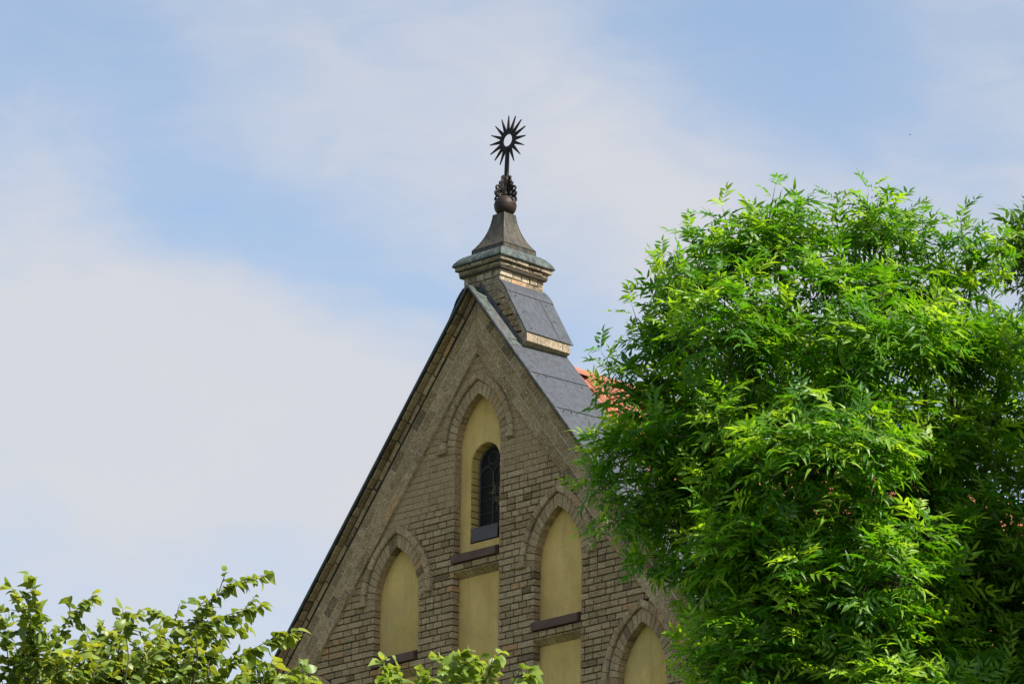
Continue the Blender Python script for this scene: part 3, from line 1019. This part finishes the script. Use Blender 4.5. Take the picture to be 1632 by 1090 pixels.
# ---- tiled roof behind the gable
RZ = 18.82
def roof(side, ny, full):
    T = MB()
    cw, rl = .235, .335
    slen = 10.8
    nr = int(slen/rl)
    prof = [(0, .018), (.16, .052), (.34, .060), (.52, .040), (.70, .010), (.88, .004), (1.03, .020)]
    y0 = .755
    for r_ in range(nr):
        for c_ in range(ny):
            P = []
            jz = rnd.uniform(-.004, .004)
            for e, lift in ((0, .0), (1, .034)):
                s_ = r_*rl+e*(rl+.05)
                for t, h in prof:
                    h2 = h+lift+jz
                    x = X0+side*(s_*CA+h2*SA); z_ = RZ-.02-s_*SA+h2*CA
                    P.append((x, y0+(c_+t)*cw, z_))
            n = len(prof)
            for t, h in prof:
                h2 = h+.012+jz; s_ = r_*rl+rl+.05
                P.append((X0+side*(s_*CA+h2*SA), y0+(c_+t)*cw, RZ-.02-s_*SA+h2*CA))
            F = [[i, n+i, n+i+1, i+1] for i in range(n-1)]+[[n+i, 2*n+i, 2*n+i+1, n+i+1] for i in range(n-1)]
            if side < 0: F = [f[::-1] for f in F]
            T.add(P, F, 0, rnd.random())
    # underlay
    P = [(X0, y0, RZ-.03), (X0+side*slen*CA, y0, RZ-.03-slen*SA), (X0+side*slen*CA, y0+ny*cw, RZ-.03-slen*SA), (X0, y0+ny*cw, RZ-.03)]
    T.poly(P if side > 0 else P[::-1], 1)
    T.build('tile_roof', [M['tile'], M['nave']], church)
roof(1, 88, True)
roof(-1, 88, True)
Rg = MB()
for i in range(62):
    ya = .755+i*.335
    c_ = rnd.random()
    P = []
    for y, sc_ in ((ya-.02, 1.0), (ya+.335, .90)):
        for a in range(9):
            an = math.pi*a/8
            P.append((X0+.105*sc_*math.cos(an), y, RZ-.035+.100*sc_*math.sin(an)))
    Rg.add(P, [[j, j+1, 9+j+1, 9+j] for j in range(8)]+[[j for j in range(9)]], 0, c_)
Rg.build('ridge_tiles', M['tile'], church)
Nv = MB()
ye = .755+88*.235
Nv.box(-7.0, 6.95, .74, ye, 0, 10.25)
Nv.prism([(-7.0, 10.25), (6.95, 10.25), (X0, 18.75)], facade, -ye, -(ye-.3))
Nv.build('nave_wall', M['nave'], church)

# ------------------------------------------------------------------ foliage
def leaf_template_ash(rs):
    """compound leaf: rachis along +X, normal +Z; returns verts, faces"""
    Vt, F = [], []
    ln = rs.uniform(.24, .33)
    npair = rs.choice((4, 4, 5))
    droop = rs.uniform(1.0, 2.4)
    def rach(t):
        x = ln*t
        return Vector((x, 0, .10*x-droop*x*x*1.2))
    # rachis ribbon
    for i in range(4):
        p = rach(i/3)
        Vt += [(p.x, -.0013, p.z), (p.x, .0013, p.z)]
    for i in range(3): F.append((2*i, 2*i+1, 2*i+3, 2*i+2))
    def leaflet(base, ang, L_, w, dr, roll):
        b = len(Vt)
        ca, sa = math.cos(ang), math.sin(ang)
        bow = rs.uniform(-.25, .25)
        def P(x, y, z):
            z2 = z-dr*x*x/L_
            yy = y*math.cos(roll)-z2*math.sin(roll)*0
            zz = z2+y*math.sin(roll)
            yy += bow*x*x/L_
            return (base.x+x*ca-yy*sa, base.y+x*sa+yy*ca, base.z+zz)
        f = w*.35
        Vt.extend([P(0, 0, 0), P(L_*.33, w*.95, f), P(L_*.33, 0, 0), P(L_*.33, -w*.95, f), P(L_*.70, w*.62, f*.6), P(L_*.70, 0, 0), P(L_*.70, -w*.62, f*.6), P(L_, 0, 0)])
        F.extend([(b, b+2, b+1), (b, b+3, b+2), (b+1, b+2, b+5, b+4), (b+2, b+3, b+6, b+5), (b+4, b+5, b+7), (b+5, b+6, b+7)])
    for i in range(npair):
        t = .28+.62*i/(npair-1)
        base = rach(t)
        L_ = rs.uniform(.105, .150)*(.8+.2*math.sin(math.pi*(i+1)/(npair+1)))
        for sd in (-1, 1):
            leaflet(base, sd*rs.uniform(.75, 1.15), L_, L_*rs.uniform(.125, .175), rs.uniform(.1, .9), sd*rs.uniform(-.5, .5))
    leaflet(rach(1), rs.uniform(-.2, .2),   .11, .016, rs.uniform(.2, .9), 0)
    return np.array(Vt), F

def leaf_template_lime(rs):
    Vt, F = [], []
    L_, w = .060, .0285
    dr = rs.uniform(.2, 1.1); cup = rs.uniform(-.6, .75)
    pet = .014
    st = [(0, .25), (.10, .78), (.32, 1.0), (.58, .88), (.80, .50), (1.0, 0)]
    tw = rs.uniform(-.8, .8)
    for t, ww in st:
        x = pet+L_*t
        zc = -dr*(t*L_)**2/L_
        y = w*ww*(1+rs.uniform(-.12, .12))
        Vt += [(x, y, zc+cup*y+tw*y*t), (x, 0, zc), (x, -y, zc+cup*y-tw*y*t)]
    Vt += [(0, -.0010, 0), (0, .0010, 0), (pet, .0010, 0), (pet, -.0010, 0)]
    for i in range(len(st)-1):
        b = 3*i
        F += [(b, b+1, b+4, b+3), (b+1, b+2, b+5, b+4)]
    q = 3*len(st)
    F.append((q, q+3, q+2, q+1))
    return np.array(Vt), F

def scatter(name, temps, inst, mat, parent):
    """inst: list (temp index, pos, xdir, normal, scale, tint)"""
    VV, LV, LS, TT = [], [], [], []
    voff = 0
    by = {}
    for it in inst: by.setdefault(it[0], []).append(it)
    lt_all = []
    for ti, lst in by.items():
        tv, tf = temps[ti]
        n = len(lst)
        pos = np.array([i[1] for i in lst]); X = np.array([i[2] for i in lst]); N = np.array([i[3] for i in lst])
        sc_ = np.array([i[4] for i in lst]); tint = np.array([i[5] for i in lst])
        X /= np.linalg.norm(X, axis=1, keepdims=True)
        Y = np.cross(N, X); yl = np.linalg.norm(Y, axis=1, keepdims=True); yl[yl < 1e-6] = 1; Y /= yl
        Z = np.cross(X, Y)
        P = pos[:, None, :]+(tv[None, :, 0:1]*X[:, None, :]+tv[None, :, 1:2]*Y[:, None, :]+tv[None, :, 2:3]*Z[:, None, :])*sc_[:, None, None]
        VV.append(P.reshape(-1, 3))
        fl = np.concatenate([np.array(f) for f in tf]); ft = np.array([len(f) for f in tf])
        nv = len(tv)
        LV.append((fl[None, :]+(np.arange(n)*nv)[:, None]+voff).ravel())
        lt_all.append(np.tile(ft, n))
        TT.append(np.repeat(tint, len(tf)))
        voff += n*nv
    VV = np.concatenate(VV); LV = np.concatenate(LV); LT = np.concatenate(lt_all); TT = np.concatenate(TT)
    me = bpy.data.meshes.new(name)
    me.vertices.add(len(VV)); me.vertices.foreach_set('co', VV.astype(np.float32).ravel())
    me.loops.add(len(LV)); me.loops.foreach_set('vertex_index', LV.astype(np.int32))
    me.polygons.add(len(LT))
    me.polygons.foreach_set('loop_start', np.concatenate([[0], np.cumsum(LT)[:-1]]).astype(np.int32))
    me.update(calc_edges=True)
    me.materials.append(mat)
    at = me.attributes.new('tint', 'FLOAT', 'FACE'); at.data.foreach_set('value', TT.astype(np.float32))
    me.polygons.foreach_set('use_smooth', np.ones(len(LT), dtype=bool))
    me.update()
    o = bpy.data.objects.new(name, me); col.objects.link(o); o.parent = parent
    return o

def rdir(rs):
    while True:
        v = Vector((rs.uniform(-1, 1), rs.uniform(-1, 1), rs.uniform(-1, 1)))
        if .1 < v.length < 1: return v.normalized()

ROTZ = R(44.947)
def ash_tree(base, lobes, label, mat, seed, dens=1.0, trunk_r=.2, fork=(0, 0, 9.5), leaders=()):
    rs = random.Random(seed)
    root = empty('ash_tree', base, ROTZ)
    tag(root, label, 'tree', 'ash trees to the right of the church')
    temps = [leaf_template_ash(rs) for _ in range(7)]
    inst = []
    tw = MB(); tr = MB()
    fk = Vector(fork)
    tr.tube([(0, 0, -.1), (.05, .03, 2), (-.05, .0, 5), fk*.8+Vector((0, 0, .0)), fk], [trunk_r*1.35, trunk_r, trunk_r*.85, trunk_r*.7, trunk_r*.6], 12)
    def shoot(s0_, p, nl, base_t, sd, sc=1.0):
        a0 = rs.uniform(0, math.pi)
        ax = sd.cross(Vector((0, 0, 1)) if abs(sd.z) < .9 else Vector((1, 0, 0))).normalized(); ay = sd.cross(ax)
        for j in range(nl):
            t = (j//2)/max(1, (nl-1)//2)
            an = a0+(j % 2)*math.pi+(j//2)*math.pi/2+rs.uniform(-.3, .3)
            out = (ax*math.cos(an)+ay*math.sin(an))
            tilt = .35+.55*t
            ld = (out*(1-tilt*.6)+sd*tilt+Vector((.14, 0, -.05))).normalized()
            nm = (sd*1.0-out*.2+Vector((0, 0, .55))+rdir(rs)*.25).normalized()
            pp = s0_.lerp(p, .1+.9*t)
            inst.append((rs.randrange(7), tuple(pp), tuple(ld), tuple(nm), sc*rs.uniform(.75, 1.12)*(1-.15*t), min(1, max(0, base_t+rs.gauss(0, .2)+.18*t))))
    for p0, p1 in leaders:
        p0, p1 = Vector(p0), Vector(p1)
        q = p0-(p1-p0)*.6
        p1 = p0.lerp(p1, .92 if p1.z > 14 else .62)
        sd = (p1-p0).normalized()
        mid = p0.lerp(p1, .5)+rdir(rs)*.02
        tw.tube([q, p0, mid, p1], [.010, .007, .005, .0018], 5, cap=False)
        shoot(p0, p1, 10, .55, sd, .80)
        for _i in range(3):
            s1 = p0.lerp(p1, rs.uniform(-.1, .5)); d = (sd+rdir(rs)*.9).normalized(); e = s1+d*rs.uniform(.1, .2)
            tw.tube([s1, e], [.004, .002], 4, cap=False)
            shoot(s1, e, 5, .5, d, .85)
    for (a, b, z, r_) in lobes:
        r_ *= .86
        c = Vector((a, b, z))
        # limb
        start = fk+Vector((rs.uniform(-.1, .1), rs.uniform(-.1, .1), rs.uniform(-1.2, .4)))
        if c.z-start.z < .3: start.z = c.z-.9
        mid = start.lerp(c, .5)+Vector((rs.uniform(-.15, .15), rs.uniform(.25, .6), -.12))
        pts = [start, start.lerp(mid, .5)+rdir(rs)*.05, mid, mid.lerp(c, .5)+rdir(rs)*.06, c]
        tr.tube(pts, [trunk_r*.32, trunk_r*.25, trunk_r*.18, trunk_r*.12, trunk_r*.06], 7)
        ns = max(6, int(dens*(130 if a > 1.6 and b < -1.5 else 58 if z > 14.4 else 78 if (b < .4 or z < 12.6) else 45)*r_*r_*(1.0+.35/r_)))  # lobes added out of view to cast shade get the highest density
        for i in range(ns):
            d = rdir(rs)
            d.z = abs(d.z)*.55+d.z*.45 if rs.random() < .6 else d.z
            d.normalize()
            rr = r_*(rs.random()**.45)
            p = c+Vector((d.x*rr, d.y*rr, d.z*rr))
            sd = (d*.75+Vector((.12, 0, .75))+rdir(rs)*.35).normalized()
            sl_ = rs.uniform(.10, .26)
            s0_ = p-sd*sl_
            j0 = c.lerp(s0_, rs.uniform(.15, .5))
            tw.tube([j0, j0.lerp(s0_, .6)+rdir(rs)*.03, s0_, p], [.007, .0055, .0045, .002], 4, cap=False)
            nl = rs.randint(5, 8)
            a0 = rs.uniform(0, math.pi)
            ax = sd.cross(Vector((0, 0, 1)) if abs(sd.z) < .9 else Vector((1, 0, 0))).normalized(); ay = sd.cross(ax)
            base_t = rs.gauss(.52, .18)
            for j in range(nl):
                t = (j//2)/max(1, (nl-1)//2)
                an = a0+(j % 2)*math.pi+(j//2)*math.pi/2+rs.uniform(-.3, .3)
                out = (ax*math.cos(an)+ay*math.sin(an))
                tilt = .35+.55*t
                ld = (out*(1-tilt*.6)+sd*tilt+Vector((.10, 0, -.05))).normalized()
                nm = (sd*1.0-out*.2+Vector((0, 0, .55))+rdir(rs)*.25).normalized()
                pp = s0_.lerp(p, .1+.9*t)
                inst.append((rs.randrange(7), tuple(pp), tuple(ld), tuple(nm), rs.uniform(.75, 1.12)*(1-.15*t), min(1, max(0, base_t+rs.gauss(0, .2)+.18*t))))
    tr.build('trunk', M['bark'], root)
    tag(tw.build('twigs', M['twig'], root), kind='stuff')
    scatter('crown', temps, inst, mat, root)
    return root, len(inst)

ASH = [(-1.11, -0.81, 15.08, 0.41), (-1.46, -0.57, 14.96, 0.39), (-1.86, -0.66, 14.59, 0.31), (-1.92, -0.25, 14.28, 0.32), (-2.1, -0.22, 13.84, 0.32), (-0.3, -0.53, 15.18, 0.35), (0.18, -0.74, 14.7, 0.31), (0.56, -0.47, 14.85, 0.23), (-0.73, -1.03, 14.6, 0.35), (-2.19, -0.68, 13.3, 0.37), (-1.92, -0.32, 12.83, 0.42), (-1.47, -0.25, 12.29, 0.45), (-1.35, -0.3, 11.77, 0.45), (-1.39, -1.14, 14.12, 0.73), (-0.39, -1.3, 13.97, 0.79), (0.38, -0.71, 14.11, 0.58), (-1.49, -1.0, 13.34, 0.73), (-0.72, -1.52, 12.99, 0.89), (0.21, -0.73, 13.17, 0.73), (-1.16, -1.19, 12.28, 0.79), (-0.42, -1.52, 11.99, 0.84), (0.55, -0.87, 12.28, 0.73), (0.95, -0.16, 13.68, 0.47), (-1.25, -1.21, 11.34, 0.79), (-0.07, -1.41, 10.99, 0.89), (0.84, -0.85, 11.24, 0.79), (-0.41, 0.84, 13.85, 0.89), (-1.36, 0.47, 14.01, 0.68), (0.4, 0.8, 13.96, 0.73), (-0.67, 1.16, 12.81, 0.84), (0.43, 1.34, 12.59, 0.84), (1.67, -0.16, 13.03, 0.94), (1.72, -0.35, 11.64, 0.94), (1.28, -0.35, 10.31, 1.05), (-1.05, -0.2, 14.45, 0.45), (0.85, -0.4, 14.3, 0.4), (-0.35, -0.6, 14.65, 0.37), (-1.83, -0.6, 13.0, 0.45), (-1.4, -0.7, 12.6, 0.5), (-1.93, -0.1, 13.55, 0.4), (0.2, -0.3, 14.4, 0.4), (-0.52, -0.5, 10.1, 1.0), (-1.33, -0.01, 10.88, 0.68), (2.9, -1.7, 14.1, 0.95), (3.5, -1.5, 13.1, 1.1), (2.7, -2.1, 13.0, 0.9), (3.9, -1.8, 11.9, 1.1), (3.0, -0.4, 12.2, 1.1), (2.7, -2.7, 14.3, 0.95), (3.2, -2.9, 13.0, 1.1), (2.4, -3.1, 13.2, 0.75), (2.2, -2.6, 12.2, 0.7), (3.4, -3.3, 11.6, 1.1), (1.85, -1.9, 14.4, 0.72), (1.9, -2.2, 13.5, 0.75), (2.0, -1.6, 15.0, 0.62), (1.75, -2.4, 12.9, 0.6), (-0.6, 0.6, 12.0, 0.8), (0.2, 0.7, 11.8, 0.8), (-1.1, 0.5, 11.5, 0.7), (-0.3, 0.4, 11.1, 0.8), (0.6, 0.5, 11.0, 0.8), (1.0, 0.3, 12.0, 0.6), (-1.2, 0.4, 12.4, 0.55), (-0.1, -0.2, 12.75, 0.6), (0.35, 0.35, 12.7, 0.6), (0.8, 0.1, 12.5, 0.5), (-0.7, -0.2, 12.5, 0.6), (0.1, 0.1, 12.3, 0.6)]  # lobes beyond the right view edge added unseen to shade the lower right crown
LEAD = [((-1.21, -0.79, 15.0), (-1.11, -1.06, 15.51)), ((-1.39, -0.66, 14.93), (-1.56, -0.91, 15.37)), ((-1.71, -0.71, 14.74), (-1.83, -0.95, 15.17)), ((-1.86, -0.47, 14.65), (-2.06, -0.68, 14.98)), ((-2.12, -0.43, 14.17), (-2.31, -0.66, 14.58)), ((-2.27, -0.41, 13.78), (-2.57, -0.64, 14.17)), ((-2.41, -0.54, 13.2), (-2.71, -0.72, 13.41)), ((-2.41, -0.56, 12.92), (-2.75, -0.71, 13.08)), ((-2.33, -0.59, 12.7), (-2.65, -0.71, 12.74)), ((-1.98, -0.31, 12.46), (-2.35, -0.42, 12.47)), ((-1.73, -0.39, 12.38), (-2.11, -0.46, 12.28)), ((-1.56, -0.16, 12.01), (-1.95, -0.25, 11.96)), ((-1.41, -0.17, 11.69), (-1.77, -0.27, 11.69)), ((-0.34, -0.71, 15.09), (-0.33, -0.95, 15.51)), ((-0.49, -0.6, 15.07), (-0.63, -0.83, 15.45)), ((-0.24, -0.81, 15.06), (-0.12, -1.0, 15.35)), ((0.19, -0.66, 14.95), (0.12, -0.88, 15.31)), ((0.5, -0.77, 14.97), (0.43, -0.98, 15.28)), ((0.62, -0.57, 14.98), (0.82, -0.74, 15.18)), ((-0.01, -0.49, 15.06), (-0.02, -0.69, 15.35)), ((-0.86, -0.57, 14.97), (-0.9, -0.81, 15.39)), ((-2.05, -0.57, 12.97), (-2.43, -0.55, 12.55)), ((-1.01, -0.51, 15.1), (-0.94, -0.69, 15.34)), ((-1.82, -0.93, 14.78), (-1.95, -1.01, 14.7))]
_, n1_ = ash_tree((12.527, -7.241, 0), ASH, 'large bright green ash tree covering the right flank of the gable', M['ash'], 5, leaders=LEAD)
ASH2 = [(-0.30, -0.2, 16.62, 0.27), (-0.42, -0.3, 16.25, 0.25), (-0.05, -.1, 16.75, .28), (-0.22, -0.37, 16.39, 0.36), (-0.1, -0.02, 15.93, 0.43), (-0.06, -0.02, 15.27, 0.52), (0.4, 0.41, 15.59, 0.75), (0.04, 0.5, 14.64, 0.57), (0.58, 0.17, 14.67, 0.86), (0.88, 0.52, 13.58, 1.03), (2.2, .2, 14.6, 1.0), (2.6, -.6, 13.2, 1.2), (3.6, -.4, 14.4, 1.0), (2.0, -1.6, 12.4, 1.0), (3.4, -1.6, 12.6, 1.2)]  # large right-hand lobes, out of view, added to shade the big ash
_, n2_ = ash_tree((11.417, -3.618, 0), ASH2, 'darker ash tree reaching in at the right edge behind the large ash', M['ash2'], 9, fork=(0.2, .2, 11.5))

def lime_tree(base, shoots, fill, label, mat, seed, top, spread, size=1.0):
    rs = random.Random(seed)
    root = empty('lime_tree', base, ROTZ)
    tag(root, label, 'tree', 'lime trees in front of the church')
    temps = [leaf_template_lime(rs) for _ in range(16)]
    inst = []
    tr = MB(); tw = MB()
    tr.tube([(0, 0, -.1), (.03, 0, top*.3), (0, .02, top*.6), (0, 0, top*.86)], [.10, .08, .06, .02], 10)
    def leafed(path, dens, sz, start=0.0):
        path = [Vector(p) for p in path]
        segs = [(path[i+1]-path[i]).length for i in range(len(path)-1)]
        tot_ = sum(segs); n = int(tot_/dens)
        sidev = 1
        for i in range(n+1):
            t = i/max(1, n)*tot_
            if t/tot_ < start: continue
            q = t; k_ = 0
            while k_ < len(segs)-1 and q > segs[k_]: q -= segs[k_]; k_ += 1
            f = min(1, q/segs[k_])
            p = path[k_].lerp(path[k_+1], f)
            tg = (path[k_+1]-path[k_]).normalized()
            for rep in range(2 if i % 2 == 0 else 1):
                sidev = -sidev
                lat = tg.cross(Vector((0, 0, 1))).normalized()*sidev
                ang = rs.uniform(.3, 1.0)
                ld = (tg*(1-ang*.5)+lat*ang+rdir(rs)*.45+Vector((.12, 0, -.28))).normalized()
                nm = (Vector((0, 0, 1))+rdir(rs)*.75+Vector((.2, -.3, 0))).normalized()
                inst.append((rs.randrange(16), tuple(p), tuple(ld), tuple(nm), sz*rs.uniform(.5, 1.12), min(1, max(0, rs.gauss(.48, .28)+.38*(t/tot_)))))
        tw.tube(path, [.0042*(1-.75*i/(len(path)-1)) for i in range(len(path))], 5, cap=False)
        # side sprigs
        for i in range(int(tot_/.085)):
            t = rs.uniform(.12, .8)
            kk = int(t*(len(path)-1)); f = t*(len(path)-1)-kk
            p = path[kk].lerp(path[kk+1], f); tg = (path[kk+1]-path[kk]).normalized()
            d = (tg*.8+rdir(rs)*.9).normalized(); ln = rs.uniform(.05, .12)
            e = p+d*ln
            tw.tube([p, e], [.003, .0015], 4, cap=False)
            for m_ in range(4):
                ld = (d+rdir(rs)*.9+Vector((.1, 0, -.2))).normalized()
                inst.append((rs.randrange(16), tuple(p.lerp(e, (m_+1)/4)), tuple(ld), tuple((Vector((0, 0, 1))+rdir(rs)*.8).normalized()), sz*rs.uniform(.5, .95), min(1, max(0, rs.gauss(.45, .2)))))
    for s_ in shoots:
        leafed(s_, .0105, size*.9)
        p0 = Vector(s_[0]); b0 = Vector((0, 0, top*.62))
        if p0.z > top-.16: tw.tube([p0, p0+Vector((rs.uniform(-.03, .03), rs.uniform(-.03, .03), -.12)), p0+Vector((0, 0, -.3))], [.0028, .0030, .0034], 5)
        else: tr.tube([b0, b0.lerp(p0, .5)+Vector((0, 0, -.05)), p0], [.016, .010, .0045], 6)
    for (a, b, z, r_, n) in fill:
        for i in range(n):
            d = rdir(rs); p = Vector((a, b, z))+Vector((d.x*r_[0], d.y*r_[1], d.z*r_[2]))*rs.random()**.5
            up = (Vector((rs.uniform(-.6, .6), rs.uniform(-.6, .6), 1))).normalized()
            ln = rs.uniform(.10, .24)
            leafed([p-up*ln*.5, p+rdir(rs)*.01, p+up*ln*.5+Vector((rs.uniform(-.03, .08), 0, 0))], .018, size*.9)
    tr.build('trunk', M['bark'], root); tag(tw.build('twigs', M['twig'], root), kind='stuff')
    scatter('crown', temps, inst, mat, root)
    return len(inst)

LIME = [[(-0.35, -0.36, 6.98), (-0.4, -0.4, 7.24), (-0.48, -0.42, 7.44), (-0.53, -0.45, 7.65)],
[(-0.49, -0.29, 7.26), (-0.52, -0.32, 7.5), (-0.62, -0.32, 7.63)],
[(-0.5, 0.26, 7.4), (-0.4, 0.23, 7.63), (-0.28, 0.23, 7.75)],
[(-0.11, 0.12, 7.12), (-0.14, 0.07, 7.39), (-0.12, 0.04, 7.63)],
[(-0.06, -0.48, 7.38), (-0.02, -0.46, 7.46), (-0.01, -0.43, 7.49)],
[(0.3, -0.05, 7.15), (0.27, -0.08, 7.39), (0.15, -0.09, 7.54), (0.02, -0.07, 7.6)],
[(0.18, 0.01, 7.13), (0.21, -0.03, 7.37), (0.29, -0.07, 7.64), (0.42, -0.06, 7.74), (0.56, -0.03, 7.79)],
[(0.26, -0.42, 7.42), (0.37, -0.4, 7.48), (0.57, -0.37, 7.55)],
[(0.19, 0.16, 7.48), (0.32, 0.18, 7.56), (0.46, 0.22, 7.59)],
[(0.3, -0.36, 7.08), (0.44, -0.38, 7.28), (0.61, -0.37, 7.38), (0.73, -0.34, 7.43)],
[(-0.62, -0.09, 7.13), (-0.65, -0.12, 7.37), (-0.69, -0.14, 7.55)],
[(-0.78, 0.02, 7.21), (-0.76, -0.04, 7.51), (-0.89, -0.03, 7.63)],
[(0.45, -0.04, 7.12), (0.57, -0.04, 7.26), (0.72, -0.01, 7.3), (0.81, 0.03, 7.3)],
[(-0.31, 0.1, 7.18), (-0.25, 0.07, 7.42), (-0.23, 0.07, 7.54)],
[(0.01, 0.25, 7.22), (0.04, 0.23, 7.43), (0.05, 0.23, 7.55)],
[(0.48, 0.44, 7.33), (0.45, 0.45, 7.46), (0.57, 0.48, 7.48)]]
n3_ = lime_tree((21.177, -22.943, 0), LIME, [(-.10, .0, 7.24, (.68, .5, .20), 120), (0, 0, 6.2, (1.1, 1.1, .9), 150)],
          'green lime tree with windblown shoot tips at the lower left, left of the gable', M['lime'], 31, 7.3, 1)
LIME2 = [[(-0.29, -0.13, 6.6), (-0.31, -0.15, 6.78), (-0.34, -0.15, 6.88)],
[(-0.25, 0.09, 6.65), (-0.25, 0.07, 6.82), (-0.28, 0.07, 6.9)],
[(-0.03, 0.12, 6.64), (-0.05, 0.09, 6.83), (-0.09, 0.09, 6.95)],
[(0.0, -0.12, 6.61), (0.01, -0.15, 6.8), (0.04, -0.16, 6.92)],
[(0.09, -0.29, 6.57), (0.12, -0.32, 6.74), (0.17, -0.32, 6.86)],
[(0.16, 0.28, 6.7), (0.23, 0.26, 6.87), (0.32, 0.27, 6.93)],
[(-0.14, -0.12, 6.61), (-0.14, -0.13, 6.76), (-0.17, -0.13, 6.83)],
[(-0.08, -0.11, 6.61), (-0.02, -0.13, 6.77), (-0.02, -0.13, 6.87)],
[(0.05, 0.23, 6.69), (0.08, 0.21, 6.86), (0.09, 0.21, 6.94)],
[(-0.47, 0.06, 6.62), (-0.53, 0.05, 6.75), (-0.64, 0.05, 6.83)],
[(-0.58, -0.01, 6.6), (-0.69, -0.03, 6.76), (-0.77, -0.02, 6.83)]]
n4_ = lime_tree((23.606, -23.213, 0), LIME2, [(-.05, 0, 6.1, (.8, .8, .55), 90)],
          'yellow-green lime tree whose leafy tips poke up in front of the gable foot', M['lime2'], 47, 6.6, 1)
print('leaves', n1_, n2_, n3_, n4_)

# ------------------------------------------------------------------ bird
bd = MB()
bd.tube([(-.10, 0, 0), (-.06, 0, .004), (0, 0, .006), (.06, 0, .004), (.09, 0, 0)], [.004, .018, .024, .015, .003], 8)
for sd in (-1, 1):
    P = [(.03, 0, .01), (.05, sd*.09, .035), (.0, sd*.24, .01), (-.015, sd*.13, .025), (-.03, 0, .01)]
    bd.poly(P if sd > 0 else P[::-1])
    bd.poly([(x, y, z-.004) for x, y, z in (P[::-1] if sd > 0 else P)])
bd.poly([(-.09, .0, .002), (-.15, .03, .002), (-.13, 0, .002), (-.15, -.03, .002)])
bo = bd.build('bird', simple('bird_plumage', (.03, .03, .035), .8), None, smooth=False, loc=(-217.9, 263.9, 145.0))
bo.rotation_euler = (R(8), 0, R(60))
tag(bo, 'tiny dark bird gliding alone in the sky above the ash tree', 'bird')
